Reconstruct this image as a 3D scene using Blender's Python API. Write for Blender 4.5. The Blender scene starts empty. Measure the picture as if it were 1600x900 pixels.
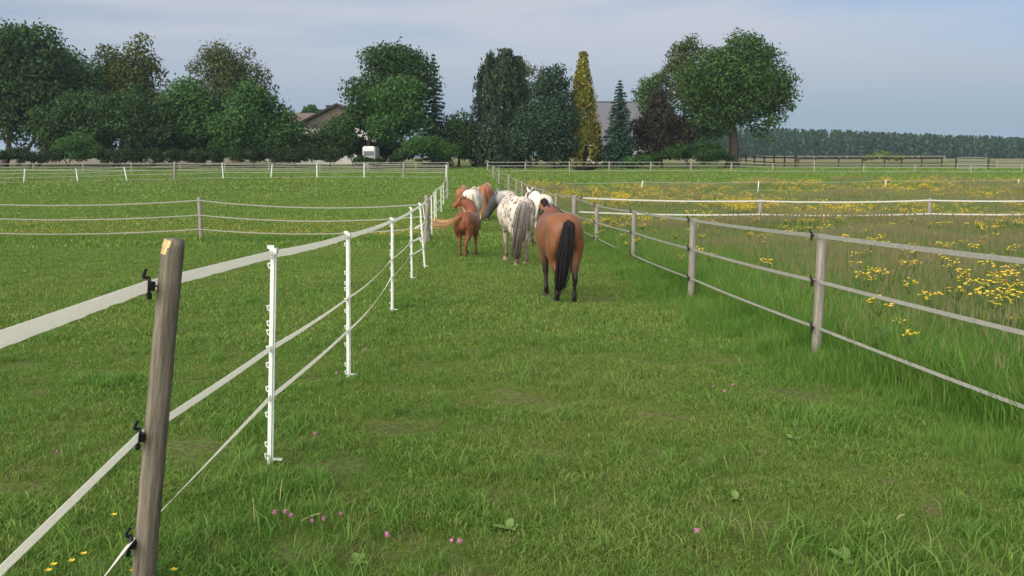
import bpy, math, random
import numpy as np
from mathutils import Vector, Matrix

# ------------------------------------------------------------------ camera, sky, sun, exposure
sc = bpy.context.scene
COL = sc.collection
F = 1385.0                      # focal length in pixels of the 1600 px wide photograph
CAM_Z = 1.7
PITCH = math.atan(205.0 / F)
cam = bpy.data.objects.new('camera', bpy.data.cameras.new('camera'))
COL.objects.link(cam)
cam.data.sensor_width = 36.0
cam.data.lens = F / 1600.0 * 36.0
cam.data.clip_end = 6000
cam.location = (0, 0, CAM_Z)
cam.rotation_euler = (math.pi / 2 - PITCH, 0, 0)
sc.camera = cam

SUN_AZ = math.radians(214)      # clockwise from +Y: behind the camera, to the left
SUN_EL = math.radians(27)
world = bpy.data.worlds.new('World')
sc.world = world
world.use_nodes = True
wn, wl = world.node_tree.nodes, world.node_tree.links
for n in list(wn): wn.remove(n)
def wnode(t, **kw):
    n = wn.new(t)
    for k, v in kw.items(): setattr(n, k, v)
    return n
sky = wnode('ShaderNodeTexSky', sky_type='NISHITA', sun_disc=False)
sky.sun_elevation = SUN_EL; sky.sun_rotation = SUN_AZ
sky.air_density = 1.0; sky.dust_density = 0.6; sky.ozone_density = 2.5
tc = wnode('ShaderNodeTexCoord')
mp = wnode('ShaderNodeMapping'); mp.inputs['Scale'].default_value = (0.9, 0.9, 8.0); mp.inputs['Location'].default_value = (0.75, 0.55, 1.2)
nz = wnode('ShaderNodeTexNoise'); nz.inputs['Scale'].default_value = 1.5; nz.inputs['Detail'].default_value = 4; nz.inputs['Roughness'].default_value = 0.48; nz.inputs['Distortion'].default_value = 0.25
rp = wnode('ShaderNodeValToRGB')
rp.color_ramp.elements[0].position = 0.42; rp.color_ramp.elements[0].color = (0.40, 0.40, 0.40, 1)
rp.color_ramp.elements[1].position = 0.57; rp.color_ramp.elements[1].color = (0.95, 0.95, 0.95, 1)
mixc = wnode('ShaderNodeMix', data_type='RGBA')
mixc.inputs['B'].default_value = (4.7, 4.95, 5.6, 1)      # thin lit stratus
tint = wnode('ShaderNodeMix', data_type='RGBA', blend_type='MULTIPLY'); tint.inputs['Factor'].default_value = 1
tint.inputs['B'].default_value = (0.60, 0.67, 0.78, 1)
bg = wnode('ShaderNodeBackground'); bg.inputs['Strength'].default_value = 0.054
wo = wnode('ShaderNodeOutputWorld')
wl.new(tc.outputs['Generated'], mp.inputs['Vector']); wl.new(mp.outputs['Vector'], nz.inputs['Vector'])
wl.new(nz.outputs['Fac'], rp.inputs['Fac']); wl.new(rp.outputs['Color'], mixc.inputs['Factor'])
wl.new(sky.outputs['Color'], tint.inputs['A']); wl.new(tint.outputs['Result'], mixc.inputs['A'])
sepw = wnode('ShaderNodeSeparateXYZ'); wl.new(tc.outputs['Generated'], sepw.inputs[0])
bank = wnode('ShaderNodeMapRange'); bank.interpolation_type = 'SMOOTHSTEP'                     # grey-blue stratus bank low all round the horizon
for k_, v_ in (('From Min', 0.16), ('From Max', -0.01), ('To Min', 0.0), ('To Max', 0.9)): bank.inputs[k_].default_value = v_
wl.new(sepw.outputs['Z'], bank.inputs['Value'])
mixb = wnode('ShaderNodeMix', data_type='RGBA'); mixb.inputs['B'].default_value = (2.05, 2.95, 4.0, 1)
wl.new(bank.outputs['Result'], mixb.inputs['Factor']); wl.new(mixc.outputs['Result'], mixb.inputs['A'])
wl.new(mixb.outputs['Result'], bg.inputs['Color']); wl.new(bg.outputs['Background'], wo.inputs['Surface'])

sun = bpy.data.objects.new('sun', bpy.data.lights.new('sun', 'SUN'))
COL.objects.link(sun)
sun.data.energy = 3.4
sun.data.angle = math.radians(95)
sun.data.color = (1.0, 0.94, 0.84)
sdir = Vector((math.sin(SUN_AZ) * math.cos(SUN_EL), math.cos(SUN_AZ) * math.cos(SUN_EL), math.sin(SUN_EL)))
sun.rotation_euler = (-sdir).to_track_quat('-Z', 'Y').to_euler()
sun.location = sdir * 50

sc.view_settings.view_transform = 'Standard'
sc.view_settings.look = 'None'
sc.view_settings.gamma = 1
sc.view_settings.use_curve_mapping = False
sc.view_settings.exposure = 1.18
sc.cycles.use_denoising = True
sc.cycles.max_bounces = 6
sc.cycles.transparent_max_bounces = 6
sc.cycles.volume_bounces = 0

random.seed(5)
RNG = np.random.default_rng(11)

# ------------------------------------------------------------------ photo geometry -> place
CA, SA = math.cos(PITCH), math.sin(PITCH)
def ray(px, py):
    u, v = (px - 800) / F, -(py - 450) / F
    d = np.array([u, CA + v * SA, -SA + v * CA])
    return d / d[1]
def at(px, py, Y):                      # the point on the sight line at forward distance Y
    d = ray(px, py)
    return Vector((d[0] * Y, Y, CAM_Z + d[2] * Y))
S0 = ray(800, 300)[2]                   # slope of the near ground
prof_y = [-60, -20, 0, 5, 9, 13]
prof_z = [0 - S0 * 10, -S0 * 8, 0] + [S0 * y for y in (5, 9, 13)]
prof_z[0] = 0.6; prof_z[1] = 0.5
for Y, py in ((19, 418.5), (30, 370), (45, 332), (65, 302), (85, 281), (105, 270.5), (125, 262), (150, 256), (250, 251), (500, 248.2), (1200, 246.5), (4000, 245.5)):
    prof_y.append(Y); prof_z.append(CAM_Z + ray(800, py)[2] * Y)
prof_y = np.array(prof_y, float); prof_z = np.array(prof_z, float)
def _pchip():
    h = np.diff(prof_y); dl = np.diff(prof_z) / h
    m = np.zeros(len(prof_y)); m[0] = dl[0]; m[-1] = dl[-1]
    for i in range(1, len(m) - 1):
        m[i] = (dl[i - 1] * h[i] + dl[i] * h[i - 1]) / (h[i - 1] + h[i])
    return m
PM = _pchip()
def prof(Y):
    Y = np.clip(np.asarray(Y, float), prof_y[0], prof_y[-1])
    i = np.clip(np.searchsorted(prof_y, Y) - 1, 0, len(prof_y) - 2)
    h = prof_y[i + 1] - prof_y[i]; t = (Y - prof_y[i]) / h
    return ((2*t**3 - 3*t**2 + 1) * prof_z[i] + (t**3 - 2*t**2 + t) * h * PM[i]
            + (-2*t**3 + 3*t**2) * prof_z[i + 1] + (t**3 - t**2) * h * PM[i + 1])
def gz(x, y):
    x = np.asarray(x, float); y = np.asarray(y, float)
    b = 0.018 * np.sin(x * 1.9 + y * 0.7) * np.sin(y * 1.3 - x * 0.4 + 1) + 0.012 * np.sin(x * 4.1 - 2 * y + .6) * np.sin(3.3 * y + x)
    return prof(y) + b * np.clip(1.4 - y / 60.0, 0.0, 1)
def G(px, py):                          # where a sight line meets the ground
    d = ray(px, py); lo, hi = 0.5, 1.0
    while hi < 3000 and CAM_Z + d[2] * hi > float(gz(d[0] * hi, hi)): lo, hi = hi, hi * 1.04
    for _ in range(30):
        m = (lo + hi) / 2
        if CAM_Z + d[2] * m > float(gz(d[0] * m, m)): lo = m
        else: hi = m
    return Vector((d[0] * hi, hi, float(gz(d[0] * hi, hi))))
def above(px, py, h):                   # the point on the sight line that is h above the ground
    d = ray(px, py); Y = 1.5
    while Y < 400 and CAM_Z + d[2] * Y - float(gz(d[0] * Y, Y)) > h: Y *= 1.01
    return Vector((d[0] * Y, Y, float(gz(d[0] * Y, Y))))
def pxX(px, Y): return (px - 800) / F * Y * (1 / (CA))   # close enough near the horizon
def ground_at(x, y): return Vector((x, y, float(gz(x, y))))

# ------------------------------------------------------------------ helpers
def tag(o, label=None, cat=None, group=None, kind=None):
    if label: o['label'] = label
    if cat: o['category'] = cat
    if group: o['group'] = group
    if kind: o['kind'] = kind
    return o
def empty(name, loc, rz=0.0):
    o = bpy.data.objects.new(name, None); COL.objects.link(o)
    o.empty_display_size = 0.2
    o.location = loc; o.rotation_euler = (0, 0, rz)
    return o
def link(name, me, parent=None, loc=None, col=None):
    o = bpy.data.objects.new(name, me); (col or COL).objects.link(o)
    if parent: o.parent = parent
    if loc is not None: o.location = loc
    return o
def npmesh(name, V, Q, mat=None, attrs=None, smooth=False):
    """V (n,3); Q (m,3|4); attrs: name -> (n,) float or (n,3) colour"""
    V = np.ascontiguousarray(V, np.float32); Q = np.ascontiguousarray(Q, np.int32)
    me = bpy.data.meshes.new(name)
    k = Q.shape[1]
    me.vertices.add(len(V)); me.vertices.foreach_set('co', V.ravel())
    me.loops.add(Q.size); me.loops.foreach_set('vertex_index', Q.ravel())
    me.polygons.add(len(Q))
    me.polygons.foreach_set('loop_start', np.arange(0, Q.size, k, dtype=np.int32))
    if smooth: me.polygons.foreach_set('use_smooth', np.ones(len(Q), bool))
    me.update(calc_edges=True)
    for an, a in (attrs or {}).items():
        a = np.asarray(a, np.float32)
        if a.ndim == 1:
            at_ = me.attributes.new(an, 'FLOAT', 'POINT'); at_.data.foreach_set('value', a)
        else:
            at_ = me.attributes.new(an, 'FLOAT_COLOR', 'POINT')
            at_.data.foreach_set('color', np.ascontiguousarray(np.c_[a, np.ones(len(a))], np.float32).ravel())
    if mat: me.materials.append(mat)
    return me
class MB:
    def __init__(s): s.v, s.f, s.m = [], [], []
    def add(s, vs, fs, mi=0):
        o = len(s.v); s.v += [tuple(p) for p in vs]; s.f += [tuple(i + o for i in f) for f in fs]; s.m += [mi] * len(fs)
    def box(s, c, size, rot=None, mi=0):
        c = Vector(c); hx, hy, hz = [q / 2 for q in size]
        vs = [Vector((x, y, z)) for x in (-hx, hx) for y in (-hy, hy) for z in (-hz, hz)]
        if rot is not None: vs = [rot @ v for v in vs]
        s.add([c + v for v in vs], [(0, 1, 3, 2), (4, 6, 7, 5), (0, 4, 5, 1), (2, 3, 7, 6), (0, 2, 6, 4), (1, 5, 7, 3)], mi)
    def tube(s, pts, rad, n=8, cap=True, mi=0):
        pts = [Vector(p) for p in pts]; rings = []
        if not hasattr(rad, '__len__'): rad = [rad] * len(pts)
        ref = None; o = len(s.v); vs = []
        for i, p in enumerate(pts):
            t = (pts[min(i + 1, len(pts) - 1)] - pts[max(i - 1, 0)]).normalized()
            if ref is None: ref = Vector((1, 0, 0)) if abs(t.x) < 0.8 else Vector((0, 1, 0))
            a = (ref - t * ref.dot(t)).normalized(); b = t.cross(a); ref = a
            for k in range(n):
                w = 2 * math.pi * k / n
                vs.append(p + (a * math.cos(w) + b * math.sin(w)) * rad[i])
        fs = []
        for i in range(len(pts) - 1):
            for k in range(n):
                fs.append((i*n + k, i*n + (k+1) % n, (i+1)*n + (k+1) % n, (i+1)*n + k))
        if cap: fs += [tuple(range(n - 1, -1, -1)), tuple(range((len(pts)-1)*n, len(pts)*n))]
        s.add(vs, fs, mi)
    def mesh(s, name, mats, smooth=False):
        me = bpy.data.meshes.new(name); me.from_pydata(s.v, [], s.f); me.update()
        for m in (mats if isinstance(mats, (list, tuple)) else [mats]): me.materials.append(m)
        if len(me.materials) > 1: me.polygons.foreach_set('material_index', s.m)
        if smooth:
            me.polygons.foreach_set('use_smooth', [True] * len(me.polygons))
        return me
    def build(s, name, mats, parent=None, loc=None, smooth=False):
        return link(name, s.mesh(name, mats, smooth), parent, loc)

# ------------------------------------------------------------------ materials
def newmat(name):
    m = bpy.data.materials.new(name); m.use_nodes = True
    nt = m.node_tree
    for n in list(nt.nodes): nt.nodes.remove(n)
    out = nt.nodes.new('ShaderNodeOutputMaterial')
    p = nt.nodes.new('ShaderNodeBsdfPrincipled'); nt.links.new(p.outputs[0], out.inputs['Surface'])
    return m, nt, p, out
def nd(nt, t, **kw):
    n = nt.nodes.new(t)
    for k, v in kw.items():
        if k in n.inputs.keys() if hasattr(n.inputs, 'keys') else False: n.inputs[k].default_value = v
        else: setattr(n, k, v)
    return n
def rgb(c): return (c[0], c[1], c[2], 1)
def mixn(nt, a, b, fac, blend='MIX'):
    m = nt.nodes.new('ShaderNodeMix'); m.data_type = 'RGBA'; m.blend_type = blend
    for s, v in (('A', a), ('B', b), ('Factor', fac)):
        if hasattr(v, 'is_linked') or hasattr(v, 'links'): nt.links.new(v, m.inputs[s])
        elif s == 'Factor': m.inputs[s].default_value = v
        else: m.inputs[s].default_value = rgb(v)
    return m.outputs['Result']
def noise(nt, vec, scale, detail=3, rough=0.55, sxyz=None):
    if sxyz:
        mp = nt.nodes.new('ShaderNodeMapping'); mp.inputs['Scale'].default_value = sxyz
        nt.links.new(vec, mp.inputs['Vector']); vec = mp.outputs['Vector']
    n = nt.nodes.new('ShaderNodeTexNoise'); nt.links.new(vec, n.inputs['Vector'])
    n.inputs['Scale'].default_value = scale; n.inputs['Detail'].default_value = detail; n.inputs['Roughness'].default_value = rough
    return n.outputs['Fac']
def ramp(nt, fac, p0, p1, v0=0.0, v1=1.0):
    r = nt.nodes.new('ShaderNodeMapRange'); r.inputs['From Min'].default_value = p0; r.inputs['From Max'].default_value = p1
    r.inputs['To Min'].default_value = v0; r.inputs['To Max'].default_value = v1
    nt.links.new(fac, r.inputs['Value']); return r.outputs['Result']
def pos(nt): return nt.nodes.new('ShaderNodeNewGeometry').outputs['Position']
def objco(nt): return nt.nodes.new('ShaderNodeTexCoord').outputs['Object']
def attr(nt, name, out='Fac'):
    a = nt.nodes.new('ShaderNodeAttribute'); a.attribute_name = name; return a.outputs[out]
def bump(nt, p, h, strength=0.3, dist=0.01):
    b = nt.nodes.new('ShaderNodeBump'); b.inputs['Strength'].default_value = strength; b.inputs['Distance'].default_value = dist
    nt.links.new(h, b.inputs['Height']); nt.links.new(b.outputs['Normal'], p.inputs['Normal'])
def simple(name, c, rough=0.6, var=0.15, scale=6.0, sxyz=None, bmp=0.0, spec=0.3, metal=0.0):
    m, nt, p, _ = newmat(name)
    n = noise(nt, objco(nt), scale, 4, 0.6, sxyz)
    dark = [q * (1 - var * 1.6) for q in c]; lite = [min(1, q * (1 + var)) for q in c]
    nt.links.new(mixn(nt, dark, lite, ramp(nt, n, 0.3, 0.7)), p.inputs['Base Color'])
    p.inputs['Roughness'].default_value = rough; p.inputs['Specular IOR Level'].default_value = spec; p.inputs['Metallic'].default_value = metal
    if bmp: bump(nt, p, n, bmp, 0.01)
    return m
def field_colour(nt, lush, yel, dry, dryness):
    P = pos(nt)
    a = noise(nt, P, 0.22, 3, 0.6); b = noise(nt, P, 1.3, 4, 0.6); c = noise(nt, P, 4.5, 3, 0.6)
    col = mixn(nt, lush, yel, ramp(nt, a, 0.34, 0.66))
    col = mixn(nt, col, yel, ramp(nt, b, 0.42, 0.66, 0, 0.85))
    col = mixn(nt, col, dry, ramp(nt, c, 0.54, 0.74, 0, dryness))
    sp = nt.nodes.new('ShaderNodeSeparateXYZ'); nt.links.new(P, sp.inputs[0])              # trodden middle of the lane
    ab = nt.nodes.new('ShaderNodeMath'); ab.operation = 'SUBTRACT'; ab.inputs[1].default_value = 0.75; nt.links.new(sp.outputs['X'], ab.inputs[0])
    a2 = nt.nodes.new('ShaderNodeMath'); a2.operation = 'ABSOLUTE'; nt.links.new(ab.outputs[0], a2.inputs[0])
    w1 = ramp(nt, a2.outputs[0], 1.5, 0.2, 0.0, 1.0); w2 = ramp(nt, b, 0.35, 0.6, 0.05, 0.5)
    wm = nt.nodes.new('ShaderNodeMath'); wm.operation = 'MULTIPLY'; nt.links.new(w1, wm.inputs[0]); nt.links.new(w2, wm.inputs[1])
    col = mixn(nt, col, [yel[0] * 1.18, yel[1] * 0.98, yel[2] * 1.3], wm.outputs[0])
    return col
LUSH, YEL, DRY = (0.090, 0.205, 0.026), (0.172, 0.258, 0.048), (0.28, 0.23, 0.112)
def grass_mat(name, lush=LUSH, yel=YEL, dry=DRY, dryness=0.6, tip=(0.20, 0.22, 0.07), tipf=0.0, strawf=0.5):
    m, nt, p, out = newmat(name)
    col = field_colour(nt, lush, yel, dry, dryness)
    v = attr(nt, 'var')
    col = mixn(nt, col, [q * 0.75 for q in lush], ramp(nt, v, 0.0, 0.30, 0.75, 0.0))
    col = mixn(nt, col, [q * 1.5 for q in yel], ramp(nt, v, 0.6, 0.95, 0.0, 0.6))
    col = mixn(nt, col, (0.27, 0.22, 0.10), ramp(nt, v, 0.94, 0.97, 0.0, strawf))
    if tipf:
        col = mixn(nt, col, tip, ramp(nt, attr(nt, 'tip'), 0.45, 1.0, 0.0, tipf))
    nt.links.new(col, p.inputs['Base Color'])
    p.inputs['Roughness'].default_value = 0.55; p.inputs['Specular IOR Level'].default_value = 0.25
    tr = nt.nodes.new('ShaderNodeBsdfTranslucent'); nt.links.new(col, tr.inputs['Color'])
    mx = nt.nodes.new('ShaderNodeMixShader'); mx.inputs['Fac'].default_value = 0.38
    nt.links.new(p.outputs[0], mx.inputs[1]); nt.links.new(tr.outputs[0], mx.inputs[2]); nt.links.new(mx.outputs[0], out.inputs['Surface'])
    return m
def leaf_mat(name, a, b, c=None, spec=0.1, transl=0.26):
    """a..b by clump, c an odd tint on single leaves"""
    a, b = [a[0] * .86, a[1] * .95, a[2] * .78], [b[0] * .86, b[1] * .95, b[2] * .78]
    m, nt, p, out = newmat(name)
    col = mixn(nt, a, b, attr(nt, 'clump'))
    col = mixn(nt, col, c or [min(1, q * 1.5) for q in b], ramp(nt, attr(nt, 'var'), 0.72, 1.0, 0.0, 0.8))
    col = mixn(nt, col, [q * 0.6 for q in a], ramp(nt, attr(nt, 'var'), 0.0, 0.3, 0.7, 0.0))
    nt.links.new(col, p.inputs['Base Color']); p.inputs['Roughness'].default_value = 0.55; p.inputs['Specular IOR Level'].default_value = spec
    tr = nt.nodes.new('ShaderNodeBsdfTranslucent'); nt.links.new(col, tr.inputs['Color'])
    mx = nt.nodes.new('ShaderNodeMixShader'); mx.inputs['Fac'].default_value = transl
    nt.links.new(p.outputs[0], mx.inputs[1]); nt.links.new(tr.outputs[0], mx.inputs[2]); nt.links.new(mx.outputs[0], out.inputs['Surface'])
    return m
def wood_mat(name, dark, lite, moss=(0.10, 0.11, 0.06), mossf=0.25, rough=0.85):
    m, nt, p, _ = newmat(name)
    O = objco(nt)
    g = noise(nt, O, 9, 5, 0.65, (6, 6, 0.35)); k = noise(nt, O, 3, 4, 0.6, (2, 2, 0.8)); s = noise(nt, O, 38, 3, 0.6, (5, 5, 0.25))
    col = mixn(nt, dark, lite, ramp(nt, g, 0.32, 0.68))
    col = mixn(nt, col, [q * 0.45 for q in dark], ramp(nt, s, 0.60, 0.72, 0, 0.75))
    col = mixn(nt, col, moss, ramp(nt, k, 0.5, 0.72, 0, mossf))
    nt.links.new(col, p.inputs['Base Color']); p.inputs['Roughness'].default_value = rough; p.inputs['Specular IOR Level'].default_value = 0.15
    bump(nt, p, s, 0.5, 0.004)
    return m
def tape_mat(*a, **k):
    m = simple(*a, **k); nt = m.node_tree; out = [n for n in nt.nodes if n.type == 'OUTPUT_MATERIAL'][0]; p = [n for n in nt.nodes if n.type == 'BSDF_PRINCIPLED'][0]
    tr = nt.nodes.new('ShaderNodeBsdfTranslucent'); tr.inputs['Color'].default_value = rgb(a[1]); mx = nt.nodes.new('ShaderNodeMixShader'); mx.inputs['Fac'].default_value = .55
    nt.links.new(p.outputs[0], mx.inputs[1]); nt.links.new(tr.outputs[0], mx.inputs[2]); nt.links.new(mx.outputs[0], out.inputs['Surface']); return m
M = {}
M['post_wood'] = wood_mat('weathered_post_wood', (0.075, 0.064, 0.047), (0.21, 0.182, 0.14))
M['post_grey'] = wood_mat('grey_post_wood', (0.15, 0.135, 0.11), (0.30, 0.275, 0.235))
M['fresh_wood'] = simple('split_pale_wood', (0.52, 0.35, 0.16), 0.8, 0.25, 14, (3, 3, 0.5), 0.3)
M['rail_brown'] = wood_mat('stained_rail_wood', (0.028, 0.018, 0.012), (0.06, 0.04, 0.026), mossf=0.1)
M['rail_grey'] = wood_mat('grey_rail_wood', (0.16, 0.145, 0.12), (0.30, 0.275, 0.23))
M['white_plastic'] = simple('white_fence_plastic', (0.62, 0.65, 0.60), 0.45, 0.08, 9, None, 0.0, 0.45)
M['tape'] = tape_mat('white_woven_tape', (0.90, 0.88, 0.82), 0.7, 0.07, 40, (1, 1, 1), 0.15)
M['tape_old'] = tape_mat('dulled_woven_tape', (0.52, 0.51, 0.45), 0.75, 0.14, 25, (1, 1, 1), 0.15)
M['black_plastic'] = simple('black_insulator_plastic', (0.012, 0.012, 0.013), 0.4, 0.2, 30)
M['rust'] = simple('rusty_screw_steel', (0.13, 0.055, 0.025), 0.7, 0.3, 40)
M['galv'] = simple('galvanised_steel', (0.33, 0.34, 0.35), 0.45, 0.1, 8, metal=0.6)
M['bark'] = wood_mat('dark_bark', (0.028, 0.022, 0.017), (0.07, 0.058, 0.045), mossf=0.3)
M['bark_grey'] = wood_mat('grey_bark', (0.07, 0.06, 0.05), (0.15, 0.13, 0.11), mossf=0.3)
M['bark_birch'] = wood_mat('birch_bark', (0.10, 0.10, 0.09), (0.42, 0.40, 0.37), mossf=0.1)

# ------------------------------------------------------------------ fence lines on the ground (x over y)
RP = [(1.5, 4.05), (3.2, 3.78), (5.8, 3.40), (8.7, 3.05), (13.7, 2.80), (19.8, 2.72), (24.5, 2.33), (28.3, 1.98), (35, 1.74), (41, 1.45), (45.5, 1.2), (55, 0.64), (58.5, 0.29), (65, -0.23), (76, -1.1), (86, -1.8), (104, -2.9)]
LP = [(0.9, -1.26), (3.8, -1.56), (5.41, -1.47), (7.9, -1.455), (12.26, -1.655), (16.8, -1.92), (18.9, -1.91), (27.5, -2.66), (30, -2.75), (43, -3.5), (56, -4.2), (90, -6.7)]
RPa, LPa = np.array(RP), np.array(LP)
def rx_(y): return np.interp(y, RPa[:, 0], RPa[:, 1])
def lx_(y): return np.interp(y, LPa[:, 0], LPa[:, 1])
def meadow_end(x): return 66 + 12 * np.clip((x - 8) / 25, 0, 1) + 2.5 * np.sin(x * .7)

# ------------------------------------------------------------------ ground
def build_ground():
    ys = np.concatenate([np.linspace(-60, 1, 14), np.linspace(1.3, 16, 80), np.geomspace(16.3, 130, 70), np.geomspace(135, 3900, 40)])
    ts = np.linspace(-1, 1, 181); ts = np.sign(ts) * (0.6 * np.abs(ts) + 0.4 * np.abs(ts) ** 3)
    YY, TT = np.meshgrid(ys, ts, indexing='ij')
    XX = TT * (np.maximum(YY, 0) * 1.5 + 30)
    V = np.stack([XX, YY, gz(XX, YY)], -1).reshape(-1, 3)
    n, m = YY.shape
    i = (np.arange(n - 1)[:, None] * m + np.arange(m - 1)[None, :]).ravel()
    Q = np.stack([i, i + 1, i + m + 1, i + m], -1)
    mt, nt, p, _ = newmat('pasture_turf')
    P = pos(nt)
    col = field_colour(nt, (0.070, 0.135, 0.022), (0.115, 0.160, 0.034), (0.17, 0.125, 0.065), 0.9)
    fine = noise(nt, P, 26, 4, 0.7)
    col = mixn(nt, col, (0.060, 0.046, 0.024), ramp(nt, fine, 0.40, 0.62, 0.0, 0.8))
    sep = nt.nodes.new('ShaderNodeSeparateXYZ'); nt.links.new(P, sep.inputs[0])
    far = ramp(nt, sep.outputs['Y'], 110, 260, 0, 1)                       # ripe fields towards the wood
    strip = noise(nt, P, 0.03, 2, 0.5, (0.4, 2.5, 1))
    fcol = mixn(nt, (0.10, 0.125, 0.045), (0.24, 0.20, 0.10), ramp(nt, strip, 0.42, 0.58))
    col = mixn(nt, col, fcol, far)
    nt.links.new(col, p.inputs['Base Color']); p.inputs['Roughness'].default_value = 0.95; p.inputs['Specular IOR Level'].default_value = 0.1
    bump(nt, p, fine, 0.6, 0.03)
    o = link('ground', npmesh('ground', V, Q, mt, smooth=True)); o['kind'] = 'structure'
build_ground()
def sheet(name, x0, x1, y0, y1, mat, lift=0.02, n=24):
    xs = np.linspace(x0, x1, n); ys = np.linspace(y0, y1, 10)
    YY, XX = np.meshgrid(ys, xs, indexing='ij')
    V = np.stack([XX, YY, gz(XX, YY) + lift], -1).reshape(-1, 3)
    i = (np.arange(9)[:, None] * n + np.arange(n - 1)[None, :]).ravel()
    o = link(name, npmesh(name, V, np.stack([i, i + 1, i + n + 1, i + n], -1), mat, smooth=True)); o['kind'] = 'structure'
    return o
sheet('bare_field', -170, -52, 150, 260, simple('dry_bare_soil', (0.20, 0.15, 0.115), 0.95, 0.2, 0.4), 0.05)
sheet('farm_track', -125, -30, 98.5, 102, simple('grey_track_gravel', (0.19, 0.17, 0.15), 0.95, 0.2, 1.2), 0.03)

# ------------------------------------------------------------------ grass (stuff, scattered by geometry nodes)
def tuft(name, mat, n, r, h0, h1, w, bend=0.5, seed=0, heads=0, headw=0.012):
    g = np.random.default_rng(seed)
    a = g.uniform(0, 2 * math.pi, n); rr = r * np.sqrt(g.uniform(0, 1, n))
    bx, by = rr * np.cos(a), rr * np.sin(a)
    h = g.uniform(h0, h1, n) * (0.75 + 0.5 * g.random(n)); d = g.uniform(0, 2 * math.pi, n); b = h * bend * g.uniform(0.2, 1.2, n)
    tw = g.uniform(0, 2 * math.pi, n); ww = w * g.uniform(0.6, 1.3, n)
    wx, wy = np.cos(tw) * ww / 2, np.sin(tw) * ww / 2
    dx, dy = np.cos(d), np.sin(d)
    P = []
    for t, k in ((0, 1.0), (0.55, 0.85), (1.0, 0.08)):
        cx, cy, cz = bx + dx * b * t ** 2, by + dy * b * t ** 2, h * (t - 0.25 * bend * t * t)
        if t == 0: cz = cz - 0.02
        P += [np.stack([cx - wx * k, cy - wy * k, cz], -1), np.stack([cx + wx * k, cy + wy * k, cz], -1)]
    V = np.stack(P, 1).reshape(-1, 3)
    base = np.arange(n)[:, None] * 6
    Q = np.concatenate([base + np.array([[0, 1, 3, 2]]), base + np.array([[2, 3, 5, 4]])])
    var = np.repeat(g.random(n), 6); tip = np.tile(np.array([0, 0, .35, .35, .62, .62]), n)
    if heads:                                     # seed heads on the tallest stems
        k = np.argsort(-h)[:heads]
        for j in k:
            top = np.array([bx[j] + dx[j] * b[j], by[j] + dy[j] * b[j], h[j] * (1 - 0.25 * bend)])
            L = 0.10 + 0.08 * g.random(); q = headw * (0.7 + g.random())
            o = len(V)
            for e in (np.array([1, 0, 0]), np.array([0, 1, 0])):
                V = np.concatenate([V, [top + [0, 0, -L * .25], top + e * q + [0, 0, L * .25], top + [dx[j] * .02, dy[j] * .02, L], top - e * q + [0, 0, L * .25]]])
            Q = np.concatenate([Q, [[o, o+1, o+2, o+3], [o+4, o+5, o+6, o+7]]])
            var = np.concatenate([var, np.full(8, 0.5)]); tip = np.concatenate([tip, np.full(8, 1.0)])
    return npmesh(name, V, Q, mat, {'var': var, 'tip': tip})
TUFTS = bpy.data.collections.new('tuft_library')          # not linked to the scene
def make_set(name, count, **kw):
    c = bpy.data.collections.new(name + '_set')
    for k in range(count):
        o = bpy.data.objects.new(f'{name}_{k}', tuft(f'{name}_{k}', seed=hash_(name) + k, **kw)); c.objects.link(o)
    return c
def hash_(s): return sum((i + 1) * ord(ch) for i, ch in enumerate(s)) % 100000
def scatter(name, coll, X, Y, scale, nvar, label, cat, lean=0.06, zoff=0.0, seed=1):
    g = np.random.default_rng(seed); n = len(X)
    V = np.stack([X, Y, gz(X, Y) + zoff], -1)
    me = bpy.data.meshes.new(name); me.vertices.add(n); me.vertices.foreach_set('co', V.astype(np.float32).ravel())
    a = me.attributes.new('scl', 'FLOAT', 'POINT'); a.data.foreach_set('value', np.asarray(scale, np.float32))
    a = me.attributes.new('idx', 'INT', 'POINT'); a.data.foreach_set('value', g.integers(0, nvar, n).astype(np.int32))
    a = me.attributes.new('rot', 'FLOAT_VECTOR', 'POINT')
    R = np.stack([g.normal(0, lean, n), g.normal(0, lean, n), g.uniform(0, 6.283, n)], -1); a.data.foreach_set('vector', R.astype(np.float32).ravel())
    o = link(name, me); tag(o, label, cat, kind='stuff')
    ng = bpy.data.node_groups.new(name + '_nodes', 'GeometryNodeTree')
    ng.interface.new_socket('Geometry', in_out='INPUT', socket_type='NodeSocketGeometry')
    ng.interface.new_socket('Geometry', in_out='OUTPUT', socket_type='NodeSocketGeometry')
    N, L = ng.nodes, ng.links
    gi, go = N.new('NodeGroupInput'), N.new('NodeGroupOutput')
    ci = N.new('GeometryNodeCollectionInfo'); ci.inputs['Collection'].default_value = coll
    ci.inputs['Separate Children'].default_value = True; ci.inputs['Reset Children'].default_value = True
    ip = N.new('GeometryNodeInstanceOnPoints'); ip.inputs['Pick Instance'].default_value = True
    def na(nm, ty):
        q = N.new('GeometryNodeInputNamedAttribute'); q.data_type = ty; q.inputs['Name'].default_value = nm; return q.outputs['Attribute']
    L.new(gi.outputs[0], ip.inputs['Points']); L.new(ci.outputs[0], ip.inputs['Instance'])
    L.new(na('idx', 'INT'), ip.inputs['Instance Index'])
    e2r = N.new('FunctionNodeEulerToRotation'); L.new(na('rot', 'FLOAT_VECTOR'), e2r.inputs[0]); L.new(e2r.outputs[0], ip.inputs['Rotation'])
    L.new(na('scl', 'FLOAT'), ip.inputs['Scale'])
    L.new(ip.outputs[0], go.inputs[0])
    md = o.modifiers.new('scatter', 'NODES'); md.node_group = ng
    return o
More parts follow.
